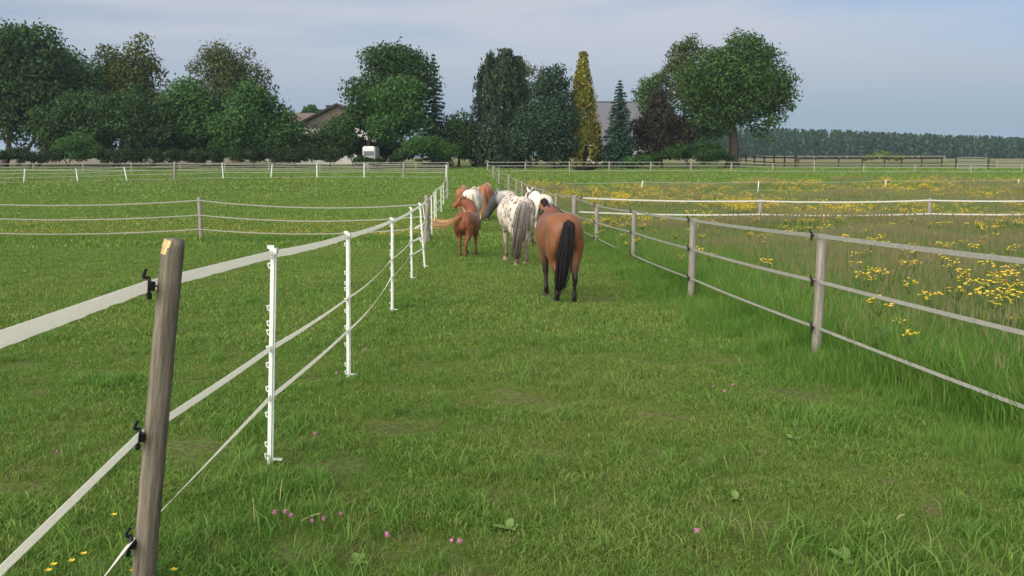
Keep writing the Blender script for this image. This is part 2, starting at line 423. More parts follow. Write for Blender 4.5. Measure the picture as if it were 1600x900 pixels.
def sample(n, y0, y1, seed, power=0.0, margin=1.4):
    """points over the strip of ground in view, density ~ y**-power"""
    g = np.random.default_rng(seed)
    yy = np.linspace(y0, y1, 400); w = (0.60 * yy + margin) * yy ** (-power); c = np.cumsum(w); c /= c[-1]
    Y = np.interp(g.random(n), c, yy); X = g.uniform(-1, 1, n) * (0.60 * Y + margin)
    return X, Y
def vnoise(x, y, s, seed=0):                     # cheap smooth noise 0..1
    g = np.random.default_rng(seed); r = np.zeros_like(x)
    for k in range(6):
        a = g.uniform(0, 6.28); f = s * g.uniform(0.6, 1.8)
        r = r + np.sin((x * math.cos(a) + y * math.sin(a)) * f + g.uniform(0, 6.28))
    return 0.5 + r / 6.5
M['turf'] = grass_mat('turf_blades')
M['lush'] = grass_mat('lush_blades', (0.080, 0.210, 0.025), (0.145, 0.250, 0.042), DRY, 0.35)
M['meadow'] = grass_mat('meadow_blades', (0.095, 0.225, 0.034), (0.170, 0.260, 0.055), (0.27, 0.24, 0.11), 0.3, tip=(0.285, 0.225, 0.135), tipf=0.7, strawf=0.35)
s_near = make_set('short_turf', 6, mat=M['turf'], n=85, r=0.13, h0=0.014, h1=0.045, w=0.0048, bend=1.1)
s_mid = make_set('mid_turf', 6, mat=M['turf'], n=110, r=0.30, h0=0.018, h1=0.052, w=0.010, bend=1.0)
s_far = make_set('far_turf', 5, mat=M['turf'], n=110, r=0.8, h0=0.04, h1=0.10, w=0.03, bend=0.7)
s_vfar = make_set('distant_turf', 4, mat=M['turf'], n=110, r=2.0, h0=0.05, h1=0.14, w=0.09, bend=0.6)
s_lush = make_set('lush_tuft', 6, mat=M['lush'], n=46, r=0.11, h0=0.06, h1=0.17, w=0.006, bend=0.9)
s_edge = make_set('edge_tuft', 6, mat=M['lush'], n=44, r=0.14, h0=0.16, h1=0.40, w=0.007, bend=0.55)
s_mead = make_set('meadow_tuft', 6, mat=M['meadow'], n=40, r=0.26, h0=0.28, h1=0.66, w=0.0075, bend=0.5, heads=3, headw=0.006)
s_mfar = make_set('meadow_patch', 5, mat=M['meadow'], n=90, r=0.7, h0=0.36, h1=0.62, w=0.024, bend=0.35, heads=9, headw=0.018)
def notmeadow(X, Y, pad=0.0): return ~((X > rx_(Y) + pad) & (Y < meadow_end(X)))
def field(name, coll, nv, n, y0, y1, seed, power, label, smin, smax, mask=None, bare=0.18):
    X, Y = sample(n, y0, y1, seed, power)
    v = vnoise(X, Y, 7.0, seed) * 0.6 + vnoise(X, Y, 2.2, seed + 1) * 0.4
    k = v > bare
    if mask is not None: k &= mask(X, Y)
    X, Y, v = X[k], Y[k], v[k]
    return scatter(name, coll, X, Y, (smin + (smax - smin) * np.clip((v - .2) * 1.5 * np.random.default_rng(seed).uniform(0.6, 1.4, len(v)), 0, 1)), nv, label, 'grass', seed=seed)
field('short_grass', s_near, 6, 21000, 2.2, 10.5, 21, 0.5, 'cropped green pasture grass covering the lane in front', 0.45, 1.35, lambda X, Y: notmeadow(X, Y, 0.3), 0.16)
field('short_grass', s_mid, 6, 14000, 9.5, 27, 22, 0.6, 'cropped pasture grass of the lane and left paddock in the middle distance', 0.6, 1.25, lambda X, Y: notmeadow(X, Y, 0.3), 0.16)
field('short_grass', s_far, 5, 9000, 25, 64, 23, 0.6, 'pasture grass beyond the left cross fence and horses', 0.6, 1.3, notmeadow, 0.12)
field('short_grass', s_vfar, 4, 4200, 60, 122, 24, 0.4, 'far pasture grass running up to the tree line', 0.6, 1.25, notmeadow, 0.1)
def lushmask(X, Y):
    g = np.random.default_rng(3).random(len(X))
    front = np.clip((4.7 - Y) / 1.3, 0, 1) * (0.35 + 0.65 * np.clip(vnoise(X, Y, 1.7, 9) * 1.6 - 0.3, 0, 1)) * np.clip(1.2 - np.abs(X + 0.5) * 0.42, 0.2, 1)
    fl = np.exp(-((X - lx_(Y)) / 0.22) ** 2) * 0.42
    spots = (vnoise(X, Y, 3.4, 14) > 0.66) * 0.5
    return (g < np.maximum(np.maximum(front, fl), spots)) & notmeadow(X, Y, 0.1)
field('lush_grass', s_lush, 6, 9500, 2.2, 14, 31, 0.8, 'longer lush green grass tufts in the foreground', 0.45, 1.05, lushmask, 0.0)
def edge_points(n, y0, y1, a, b, seed):
    g = np.random.default_rng(seed); yy = np.linspace(y0, y1, 200); w = yy ** -0.6; c = np.cumsum(w); c /= c[-1]
    Y = np.interp(g.random(n), c, yy); t = g.random(n) ** 0.8
    return rx_(Y) + a + (b - a) * t + 0.16 * np.sin(Y * 2.1) + 0.1 * np.sin(Y * 5.3) + g.normal(0, .16, n), Y, t
X, Y, t = edge_points(5600, 2.6, 34, -0.6, 0.6, 41)
scatter('edge_grass', s_edge, X, Y, (0.30 + 0.75 * t) * np.clip(0.55 + Y / 18, .6, 1) * np.where((Y < 9) & (X < rx_(Y) + .1), .62, 1) * (.7 + .6 * vnoise(X, Y, 2.5, 44)), 6, 'tall green grass growing along the foot of the right tape fence', 'grass', seed=41)
g_ = np.random.default_rng(42); Y = 3 + 27 * g_.random(9500) ** 1.3; X = rx_(Y) + .2 + g_.exponential(1.7, 9500)
scatter('meadow_grass', s_edge, X, Y, g_.uniform(.75, 1.45, 9500), 6, 'green understorey grass of the near meadow behind the right tape fence', 'grass', seed=43)
X, Y = sample(27000, 3.2, 30, 51, 0.7, 2.5); k = (X > rx_(Y) + 0.15) & (Y < 30) & (np.random.default_rng(9).random(len(X)) < np.clip((X - rx_(Y)) / 3.2, .22, 1)); X, Y = X[k], Y[k]
scatter('meadow_grass', s_mead, X, Y, (0.62 + 0.45 * vnoise(X, Y, 0.8, 4)) * np.clip(0.62 + (X - rx_(Y)) * 0.25, 0.6, 1), 6, 'tall seeding meadow grass right of the tape fence', 'grass', seed=51)
X, Y = sample(7500, 27, 80, 52, 0.7, 2.5); k = (X > rx_(Y) + 0.25) & (Y < meadow_end(X)); X, Y = X[k], Y[k]
scatter('meadow_grass', s_mfar, X, Y, 0.6 + 0.5 * vnoise(X, Y, 0.4, 5), 5, 'far tall meadow grass behind the right cross fence', 'grass', seed=52)
# rank green strip at the foot of the left cross fence
g_ = np.random.default_rng(61); X = g_.uniform(-19, -2.7, 900); Y = 28.1 + g_.normal(0, 0.5, 900)
scatter('edge_grass', s_edge, X, Y, g_.uniform(0.4, 0.85, 900), 6, 'rank green grass strip under the left cross fence', 'grass', seed=61)

#PART2
# ------------------------------------------------------------------ fences
def wood_post(parent, base, top, r, seed=0, mat=None, name='post', sides=12, rings=9):
    base, top = Vector(base), Vector(top); g = random.Random(seed)
    ax = top - base; mb = MB(); vs = []; fs = []
    q = ax.to_track_quat('Z', 'Y'); L = ax.length
    ph = g.uniform(0, 6)
    sec = [1 + 0.06 * math.sin(2 * (2 * math.pi * k / sides) + ph) + g.uniform(-.03, .03) for k in range(sides)]
    zs = [-0.25 / L] + [i / (rings - 1) for i in range(rings)]
    for i, t in enumerate(zs):
        rr = r * (1.03 - 0.06 * t) * (0.90 if i == len(zs) - 1 else 1)
        if i == len(zs) - 1: t -= 0.0
        for k in range(sides):
            w = 2 * math.pi * k / sides
            vs.append(Vector((math.cos(w) * rr * sec[k], math.sin(w) * rr * sec[k], t * L + (g.uniform(-.004, .004) if i == len(zs) - 1 else 0))))
        if i == len(zs) - 1: break
    # small chamfer
    n = len(zs)
    for k in range(sides): vs[(n - 2) * sides + k].z = L - 0.012
    for i in range(n - 1):
        for k in range(sides): fs.append((i*sides + k, i*sides + (k+1) % sides, (i+1)*sides + (k+1) % sides, (i+1)*sides + k))
    fs.append(tuple(range((n-1)*sides, n*sides)))
    mb.add(vs, fs)
    o = mb.build(name, mat or M['post_wood'], parent)
    for p in o.data.polygons: p.use_smooth = len(p.vertices) == 4
    place(o, parent, base, q)
    return o
def place(o, parent, loc, quat=None):
    o.rotation_mode = 'QUATERNION'
    if quat is not None: o.rotation_quaternion = quat
    o.location = Vector(loc) - (parent.location if parent else Vector())
def ribbon(name, pts, width, parent, mat, twist=None, thick=0.0016, sag=0.0, seg=10, ragged=0.0, seed=0):
    """tape through pts (world); twist angle (radians) at each pt"""
    g = random.Random(seed)
    pts = [Vector(p) for p in pts]; tw = twist or [0.0] * len(pts)
    P, T = [], []
    for i in range(len(pts) - 1):
        s = sag[i] if hasattr(sag, '__len__') else sag
        for k in range(seg):
            t = k / seg
            p = pts[i].lerp(pts[i+1], t); p.z -= 4 * s * t * (1 - t)
            P.append(p); T.append(tw[i] + (tw[i+1] - tw[i]) * t)
    P.append(pts[-1]); T.append(tw[-1])
    if not hasattr(width, '__len__'): width = [width] * len(pts)
    vs, fs = [], []
    for i, p in enumerate(P):
        t = (P[min(i+1, len(P)-1)] - P[max(i-1, 0)]).normalized()
        side = t.cross(Vector((0, 0, 1))).normalized(); up = side.cross(t)
        a = T[i]; wv = up * math.cos(a) + side * math.sin(a); nv = t.cross(wv)
        j = min(i / seg, len(pts) - 1.0001); w = width[int(j)] * (1 - j % 1) + width[int(j) + 1] * (j % 1)
        lo = w / 2 * (1 - g.uniform(0, ragged)); hi = w / 2
        for e, q in ((hi, thick / 2), (hi, -thick / 2), (-lo, -thick / 2), (-lo, thick / 2)): vs.append(p + wv * e + nv * q)
    for i in range(len(P) - 1):
        for k in range(4): fs.append((i*4 + k, i*4 + (k+1) % 4, (i+1)*4 + (k+1) % 4, (i+1)*4 + k))
    fs += [(3, 2, 1, 0), tuple(len(vs) - 4 + k for k in range(4))]
    off = parent.location
    mb = MB(); mb.add([v - off for v in vs], fs)
    return mb.build(name, mat, parent)
def insulator_mesh():
    mb = MB()
    # ring that holds the tape, locking flap and screw shaft pointing +X to the post
    ring = [(0.0, 0.010 * math.cos(a), 0.034 * math.sin(a)) for a in np.linspace(0.35, 2 * math.pi - 0.2, 15)]
    mb.tube(ring, 0.007, 6)
    mb.box((0.012, 0, 0), (0.020, 0.028, 0.036)); mb.box((-0.012, 0.0, 0.034), (0.022, 0.012, 0.012)); mb.box((-0.016, 0.004, 0.052), (0.010, 0.010, 0.034), Matrix.Rotation(0.35, 3, 'Y'))
    mb.box((0.004, 0, -0.040), (0.016, 0.016, 0.024))
    mb.tube([(0.02, 0, 0), (0.075, 0, 0)], 0.0042, 6, mi=1)
    me = mb.mesh('insulator', [M['black_plastic'], M['rust']])
    return me
INS = insulator_mesh()
def insulator(post, fence, tape_pt, post_pt, scale=1.0):
    o = link('insulator', INS, post)
    d = Vector(post_pt) - Vector(tape_pt)
    if d.length < 1e-4: d = Vector((1, 0, 0))
    q = d.to_track_quat('X', 'Z')
    W = Matrix.LocRotScale(Vector(tape_pt), q, Vector((scale,) * 3))
    PW = Matrix.LocRotScale(fence.location, None, None) @ Matrix.LocRotScale(post.location, post.rotation_quaternion if post.rotation_mode == 'QUATERNION' else post.rotation_euler.to_quaternion(), None)
    L = PW.inverted() @ W
    o.location, o.rotation_mode, o.rotation_quaternion, o.scale = L.to_translation(), 'QUATERNION', L.to_quaternion(), L.to_scale()
    return o
# ---- white plastic step-in posts
def plastic_post_mesh(H, w=0.026, hooks=True):
    mb = MB()
    mb.box((0, 0, H / 2), (w * 0.42, w, H)); mb.box((0.0, 0, H / 2), (w, w * 0.34, H - 0.01))
    mb.box((0, 0, H - 0.02), (w * 1.15, w * 1.2, 0.035)); mb.box((-w * .5, 0, H + 0.004), (w * 1.1, w * .6, 0.02))
    mb.box((0.03, 0, 0.045), (0.09, w * 0.5, 0.012)); mb.box((0, 0, -0.08), (0.008, 0.008, 0.16))
    return mb.mesh('post', M['white_plastic'])
def hook_mesh():
    mb = MB()
    mb.tube([(-0.008 - 0.013 * math.sin(a), 0, 0.016 * math.cos(a)) for a in np.linspace(0.0, math.pi, 8)], 0.0042, 6)
    mb.box((-0.022, 0, 0.012), (0.007, 0.012, 0.010))
    return mb.mesh('hook', M['white_plastic'])
HOOK = hook_mesh(); PP = {}
def plastic_post(fence, base, top, hooks=(), w=0.026):
    base, top = Vector(base), Vector(top); H = round((top - base).length, 2)
    if (H, w) not in PP: PP[(H, w)] = plastic_post_mesh(H, w)
    o = link('post', PP[(H, w)], fence); place(o, fence, base, Vector((0, 0, 1)).rotation_difference(top - base))
    # keep the flat side along the fence
    for t in hooks:
        h = link('hook', HOOK, o); h.location = (-w * 0.3, 0, H * t)
    return o
def post_pts(px_base, py_base, px_top, py_top, Y):
    b = at(px_base, py_base, Y); b.z = float(gz(b.x, b.y)); t = at(px_top, py_top, Y)
    return b, t

# ---- left lane fence
fl = empty('tape_fence', ground_at(-1.56, 3.8))
tag(fl, 'white tape fence along the left of the lane, chipped wooden post in front', 'fence')
# chipped foreground post
def chipped_post():
    b, t = post_pts(224, 975, 271, 374, 3.5)
    ax = t - b; L = ax.length; sides, rings = 36, 60; mb = MB(); vs = []; fs = []; mi = []
    r = 0.0425; g = random.Random(3)
    for i in range(rings + 1):
        z = -0.25 + (L + 0.25) * i / rings
        z = min(z, L)
        for k in range(sides):
            w = 2 * math.pi * k / sides
            rr = r * (1.06 - 0.09 * z / L) * (1 + 0.05 * math.sin(2 * w + 0.4) + 0.018 * math.sin(5 * w + z * 3) + 0.012 * math.sin(11 * w + 1.0) + 0.010 * math.sin(z * 9 + w))
            if i == rings: rr *= 0.93
            p = Vector((math.cos(w) * rr, math.sin(w) * rr, z))
            vs.append(p)
    cut = set()
    nrm = Vector((-0.62, -0.74, 0.24)).normalized(); d0 = nrm.dot(Vector((-0.021, -0.027, L - 0.048)))
    for i, p in enumerate(vs):
        e = nrm.dot(p) - d0
        if e > 0: vs[i] = p - nrm * e; cut.add(i)
    for i in range(rings):
        for k in range(sides):
            f = (i*sides + k, i*sides + (k+1) % sides, (i+1)*sides + (k+1) % sides, (i+1)*sides + k)
            fs.append(f); mi.append(1 if sum(v in cut for v in f) >= 4 else 0)
    c = len(vs); vs.append(Vector((0.004, 0.0, L + 0.004)))
    for k in range(sides): fs.append((rings*sides + k, rings*sides + (k+1) % sides, c)); mi.append(0)
    mb.v = [tuple(v) for v in vs]; mb.f = fs; mb.m = mi
    o = mb.build('post', [M['post_wood'], M['fresh_wood']], fl, smooth=True)
    place(o, fl, b, Vector((0, 0, 1)).rotation_difference(ax)); o['label'] = 'weathered leaning wooden post with a pale chip at its top'
    return o, b, t
p0, b0, t0 = chipped_post()
HK = (0.045, 0.10, 0.24, 0.36, 0.47, 0.545, 0.62, 0.66, 0.73, 0.92)
WP = [  # base px, top px, distance
    (423, 745, 428, 387, 5.28), (545, 598, 544, 364, 7.9), (613, 492, 613, 341, 12.26), (643.5, 437, 642.5, 325, 16.8), (664, 418, 656, 318, 18.9)]
WPs = []
for i, (bx, by, tx, ty, Y) in enumerate(WP):
    b, t = post_pts(bx, by, tx, ty, Y)
    plastic_post(fl, b, t, HK, 0.036); WPs.append((b, t))
# broken pair of grey wooden posts, then posts towards the far corner
bw, tw_ = post_pts(669, 374, 666.5, 305, 27.2); wood_post(fl, bw, tw_, 0.075, 4, M['post_grey'])
bw2, tw2 = post_pts(664, 379, 669, 311, 26.6); wood_post(fl, bw2, tw2, 0.055, 5, M['post_grey'])
FAR = [(674, 307, 30.5), (678.5, 301, 35), (681, 297, 39.5), (689, 291.5, 45), (692.5, 287, 51)]
FARt = []
for (tx, ty, Y) in FAR:
    t = at(tx, ty, Y); b = ground_at(t.x, Y); plastic_post(fl, b, t, (), 0.042); FARt.append(t)
bw3 = ground_at(at(699.5, 280, 57).x, 57); tw3 = at(699, 276, 57); wood_post(fl, bw3, tw3, 0.07, 6, M['post_grey'])
cb, ct = post_pts(697, 278, 697.5, 257.5, 88); plastic_post(fl, cb, ct, (), 0.11)
wL = at(0, 531, 2.3); wL0 = wL + (wL - at(232, 447, 3.44)) * 1.1
def on(i, ty): # point on white post i at pixel row ty
    bx, by, tx, tty, Y = WP[i]; k = (ty - by) / (tty - by); q = at(bx + (tx - bx) * k, ty, Y - 0.02); q.x -= 0.012; return q
top_pts = [wL0, wL, at(231, 448, 3.45), on(0, 398), on(1, 370), on(2, 346), on(3, 331), on(4, 322)]
ribbon('tape', top_pts, [0.050] * 8, fl, M['tape'], [0.0, 0.05, 0.0, 0.05, 0.0, 0.05, 0.1, 0], 0.002, [0, 0, .0, .012, .012, .015, .01], 24, 0.22, 1)
mid0 = at(0, 893, 2.25)
mid = [mid0 + (mid0 - at(216, 683, 3.44)) * 0.6, mid0, at(216, 683, 3.44), on(0, 545), on(1, 467), on(2, 405), on(3, 377), on(4, 371)]
ribbon('tape', mid, 0.040, fl, M['tape'], [0.1, 0.2, 0.1, 0.25, 0.6, 0.8, 0.3, 0.2], 0.002, [0, 0, .006, .012, .04, .03, .01], 24, 0.08, 2)
low0 = at(160, 905, 3.2)
low = [low0 + (low0 - at(202, 850, 3.44)) * 2.2, low0, at(202, 850, 3.44), on(0, 622), on(1, 518), on(2, 433), on(3, 398), on(4, 388)]
ribbon('tape', low, 0.040, fl, M['tape'], [0.6, 0.7, 0.95, 0.2, 0.35, 0.8, 0.5, 0.2], 0.002, [0, 0, .0, .012, .06, .03, .01], 24, 0.08, 3)
ribbon('tape', [on(4, 322), at(666.5, 313, 27.0), *FARt, tw3, ct], 0.06, fl, M['tape'], None, 0.003, 0.02, 6, 0.1, 4)
for hh in (0.72, 0.38):
    ribbon('tape', [on(4, 371 if hh > .5 else 388), ground_at(bw.x, 27.1) + Vector((0, 0, hh)), *[Vector((q.x, q.y, float(gz(q.x, q.y)) + hh)) for q in FARt], Vector((tw3.x, tw3.y, float(gz(tw3.x, tw3.y)) + hh)), Vector((ct.x, ct.y, cb.z + hh))], 0.036, fl, M['tape'], None, 0.003, 0.03, 6, 0.0, 5)
# loose tape ends at the broken posts
ribbon('tape', [at(648, 356, 26.4), at(655, 352.5, 26.4), at(660, 352, 26.4), at(664, 345, 26.5), at(660, 318, 26.6)], 0.04, fl, M['tape'], None, 0.003, 0.01, 6)
ribbon('tape', [at(650, 374, 26.4), at(656, 371, 26.4), at(658, 378, 26.4), at(660, 385, 26.4)], 0.04, fl, M['tape'], None, 0.003, 0.01, 6)
for (tx, ty, px_) in ((232, 447, 262), (216, 683, 246), (202, 850, 233)):
    insulator(p0, fl, at(tx, ty, 3.45), at(px_, ty, 3.50), 1.0)

# ---- right lane fence
fr = empty('tape_fence', ground_at(3.05, 8.7))
tag(fr, 'three-strand white tape fence on round wooden posts along the right of the lane', 'fence')
RPp = [(1285, 366, 8.7, .052), (1083.5, 341, 13.7, .052), (991, 329, 19.8, .055), (933, 320, 24.5, .06), (897.5, 305, 28.3, .085), (869, 302, 35, .06), (849, 295, 41, .06), (837, 291.5, 45.5, .06), (816, 283, 55, .065), (807, 280, 58.5, .065), (795, 273, 65, .09), (780, 266, 76, .09), (771, 259, 86, .10)]
tops = []
rposts = []
for i, (tx, ty, Y, r) in enumerate(RPp):
    t = at(tx, ty, Y); b = ground_at(t.x, Y)
    rposts.append(wood_post(fr, b, t, r, 20 + i, M['post_grey'])); tops.append((t, b))
def rtape(fr_h, ys, right, w, seed, mat, tws):
    pts = [right]
    for (tx, ty, Y, r), (t, b), y in zip(RPp, tops, ys):
        q = at(tx, y, Y - r) if y else Vector((t.x, Y - r, b.z + fr_h)); q.x -= r * 0.7; pts.append(q)
    ribbon('tape', pts, w, fr, mat, tws, 0.0022, 0.015, 10, 0.12, seed); return pts
e0 = at(1600, 402, 5.8); e1 = at(1600, 516, 5.8); e2 = at(1600, 631, 5.8)
ext = lambda e, p, k=0.9: e + (e - p) * k
z13 = [0.0] * 14
tpA = rtape(1.22, [368.5, 343.5, 330.5, 321, 307, 304, 297, 293, 285, 281.5, 274, 267, 260], ext(e0, at(1272, 364, 8.65)), 0.041, 11, M['tape_old'], z13)
tpB = rtape(0.78, [440, 389, 362.5, 347, 334, None, None, None, None, None, None, None, None], ext(e1, at(1272, 437, 8.65)), 0.034, 12, M['tape_old'], [0.15] + [0.1] * 13)
tpC = rtape(0.40, [513, 435, 398, 371, 352, None, None, None, None, None, None, None, None], ext(e2, at(1272, 508, 8.65)), 0.028, 13, M['tape_old'], [0.3] + [0.3] * 13)
for i in range(4):
    for tp in (tpA, tpB, tpC):
        q = tp[i + 1] + Vector((-0.075 if i == 0 else -0.05, -0.01, 0.004)); insulator(rposts[i], fr, q, Vector((tops[i][0].x, tops[i][0].y, q.z)), 0.95)

# ---- left cross fence, right cross fence
def wires(name, fence, rows, w, mat, sag=0.03, seg=8, seed=0):
    for k, pts in enumerate(rows): ribbon(name, pts, w, fence, mat, None, 0.003, sag, seg, 0, seed + k)
fc = empty('tape_fence', ground_at(-9.9, 28)); tag(fc, 'thin three-strand fence with one grey post crossing the left paddock', 'fence')
xs = [at(311, 308, 28), at(-150, 306, 28)]
for k, t in enumerate(xs): wood_post(fc, ground_at(t.x, 28), t, 0.062, 40 + k, M['post_grey'])
j = Vector((bw.x, 27.2, 0))
rows = []
for y_post, yl, yr in ((313, 312, 319), (336, 334, 338), (358, 357, 356)):
    a = at(664, yr, 27.2); rows.append([a, at(311, y_post, 27.93), at(-150, yl, 27.93)])
wires('tape', fc, rows, 0.034, M['tape_old'], 0.17, 16)
fd = empty('tape_fence', ground_at(8.2, 29)); tag(fd, 'two-strand cross fence on grey posts standing in the yellow-flowered meadow', 'fence')
dpx = [(1188.5, 311, 29.2), (1453.5, 310, 29.6), (1730, 308, 30)]
for k, (tx, ty, Y) in enumerate(dpx):
    t = at(tx, ty, Y); wood_post(fd, ground_at(t.x, Y), t, 0.06, 50 + k, M['post_grey'])
wires('tape', fd, [[at(905, 309, 28.35)] + [at(tx - 3, ty + 3, Y - .07) for tx, ty, Y in dpx], [at(905, 331, 28.35)] + [at(tx - 3, ty + 24, Y - .07) for tx, ty, Y in dpx]], 0.044, M['tape'], 0.05, 10)
fi = link('insulator', INS, fd); fi.location = at(908, 310, 28.3) - fd.location; fi.scale = (3, 1.4, 1.2); fi.rotation_euler = (0, 0, math.pi)
# ---- white posts in the far right pasture
fe = empty('wire_fence', ground_at(9.2, 63)); tag(fe, 'thin wire on leaning white posts across the far right pasture', 'fence')
ep = [(1000, 304, 1004.5, 283, 63), (1184, 303, 1185.5, 283.5, 63.5), (1382, 300, 1384.5, 281.5, 66), (1591, 298, 1591.5, 280, 68)]
et = []
for a, b_, c, d_, Y in ep:
    b, t = post_pts(a, b_, c, d_, Y); plastic_post(fe, b, t, (), 0.075); et.append(t)
wires('wire', fe, [[at(880, 286, 62)] + [q - Vector((0, 0, .06)) for q in et], [at(880, 299, 62)] + [q - Vector((0, 0, .62)) for q in et]], 0.035, M['tape_old'], 0.05, 8)

# ---- far left paddock fence (white posts) and the one behind it
ff = empty('tape_fence', ground_at(-20, 88)); tag(ff, 'far four-strand white fence with slim white posts closing the left paddock', 'fence')
fp = [(-60, 290, -59, 266, 76), (37, 287, 39, 264.5, 78), (121.5, 286, 119, 263.5, 80), (198.5, 284, 194, 261, 82), (349, 278, 347, 255.5, 86), (423, 279, 425.5, 257, 87), (495.5, 278, 495, 255.5, 88), (569, 277.5, 569, 255, 88)]
ft = []
for a, b_, c, d_, Y in fp:
    b, t = post_pts(a, b_, c, d_, Y); plastic_post(ff, b, t, (), 0.10); ft.append((b, t))
b, t = post_pts(273, 279, 273, 252.5, 84); wood_post(ff, b, t, 0.11, 60, M['post_grey'])
b2, t2 = post_pts(631, 277, 631, 253, 88); wood_post(ff, b2, t2, 0.11, 61, M['post_grey'])
ft.append((cb, ct))
wires('tape', ff, [[b.lerp(t, k) for b, t in ft] for k in (0.97, 0.72, 0.45, 0.12)], 0.052, M['tape_old'], 0.03, 4)
fg = empty('tape_fence', ground_at(-30, 103)); tag(fg, 'grey tape fence on wooden posts at the edge of the garden, behind the white one', 'fence')
gp = [(-40, 262), (52, 262), (130, 261), (205, 259), (281, 256), (351, 254), (420, 254), (500, 253.5), (575, 253), (650, 253), (700, 253)]
gt = []
for k, (gx, gy) in enumerate(gp):
    t = at(gx, gy, 105); b = ground_at(t.x, 105); t.z = max(t.z, b.z + 1.15); wood_post(fg, b, t, 0.075, 70 + k, M['post_grey'], sides=8, rings=4); gt.append((b, t))
wires('tape', fg, [[b.lerp(t, k) - Vector((0, .1, 0)) for b, t in gt] for k in (0.95, 0.62, 0.3)], 0.06, M['tape_old'], 0.02, 4)
# ---- far right paddock fence
fh = empty('tape_fence', ground_at(5, 106)); tag(fh, 'pale three-strand fence on wooden posts in front of the dark conifers', 'fence')
hp = [(762, 253), (821, 253), (890, 252.5), (952, 252.5), (1017, 253), (1080, 253.5), (1143, 254), (1208, 255), (1273, 250), (1350, 257), (1430, 257.5), (1518, 256), (1597, 256.5), (1680, 257)]
ht = []
for k, (gx, gy) in enumerate(hp):
    Y = 106 - max(0, k - 6) * 0.4
    t = at(gx, gy, Y); b = ground_at(t.x, Y); wood_post(fh, b, t, 0.085, 90 + k, M['post_grey'], sides=8, rings=4); t = Vector((t.x, Y - .1, b.z + 1.3 * (1 if k < 7 else .85))); ht.append((b, t))
wires('tape', fh, [[b.lerp(t, k) - Vector((0, .0, 0)) for b, t in ht] for k in (0.97, 0.64, 0.20)], 0.06, M['tape_old'], 0.02, 4)
# ---- brown post and rail paddock beyond
def rail_fence(label, pts, H, rails, post_w, mat, big=()):
    f = empty('rail_fence', ground_at(pts[0][0], pts[0][1])); tag(f, label, 'fence')
    off = f.location
    P = [ground_at(*p) for p in pts]
    for k, p in enumerate(P):
        mb = MB(); w = post_w * (1.5 if k in big else 1); h = H * (1.18 if k in big else 1)
        mb.box((0, 0, h / 2 - .1), (w, w, h + .2)); mb.box((0, 0, h + .02), (w * .8, w * .8, 0.05))
        mb.build('post', mat, f, p - off)
    for z in rails:
        for a, b in zip(P, P[1:]):
            mb = MB(); d = b - a; q = d.to_track_quat('X', 'Z').to_matrix()
            mb.box((0, 0, 0), (d.length - 0.02, 0.05, 0.13), q)
            mb.build('rail', mat, f, (a + b) / 2 + Vector((0, -post_w / 2 - .03, z)) - off)
    return f
rail_fence('dark brown post and rail paddock fence right of the big oak', [(pxX(x, y), y) for x, y in ((1150, 158), (1158, 150), (1171, 143), (1186, 137), (1201, 132), (1217, 128), (1234, 124))], 1.55, (0.55, 1.3), 0.17, M['rail_brown'], big=(6,))
rail_fence('brown rail fence running right towards the field gate', [(pxX(x, 128 + k * .3), 128 + k * .3) for k, x in enumerate((1238, 1264, 1300, 1336, 1370, 1396, 1427, 1458))], 1.3, (0.5, 1.15), 0.14, M['rail_brown'])
rail_fence('faded back rail fence of the paddock seen behind the brown one', [(pxX(x, 175), 175) for x in (1164, 1176, 1210, 1262, 1312, 1362, 1412, 1462)], 1.2, (0.6, 1.1), 0.16, M['rail_grey'])
rail_fence('grey rail fence right of the metal field gate', [(pxX(x, 118), 118) for x in (1542, 1594, 1650, 1710)], 1.15, (0.45, 1.0), 0.14, M['rail_grey'])
# ---- metal field gate
gt_ = empty('field_gate', ground_at(pxX(1505, 118), 118)); tag(gt_, 'grey tubular metal field gate hung on dark wooden posts', 'gate')
x0g, x1g = pxX(1482, 118) - gt_.location.x, pxX(1527, 118) - gt_.location.x
mb = MB(); mb.tube([(x0g, 0, .1), (x0g, 0, 1.55), (x1g, 0, 1.55), (x1g, 0, .1), (x0g, 0, .1)], 0.045, 8); mb.build('gate_frame', M['galv'], gt_)
for z in (0.35, 0.6, 0.85, 1.15):
    mb = MB(); mb.tube([(x0g, 0, z), (x1g, 0, z)], 0.028, 6); mb.build('bar', M['galv'], gt_)
for x in (x0g - .2, x1g + .18):
    mb = MB(); mb.tube([(x, 0, -.3), (x, 0, 1.35)], [.14, .12], 10); mb.build('post', M['rail_brown'], gt_)
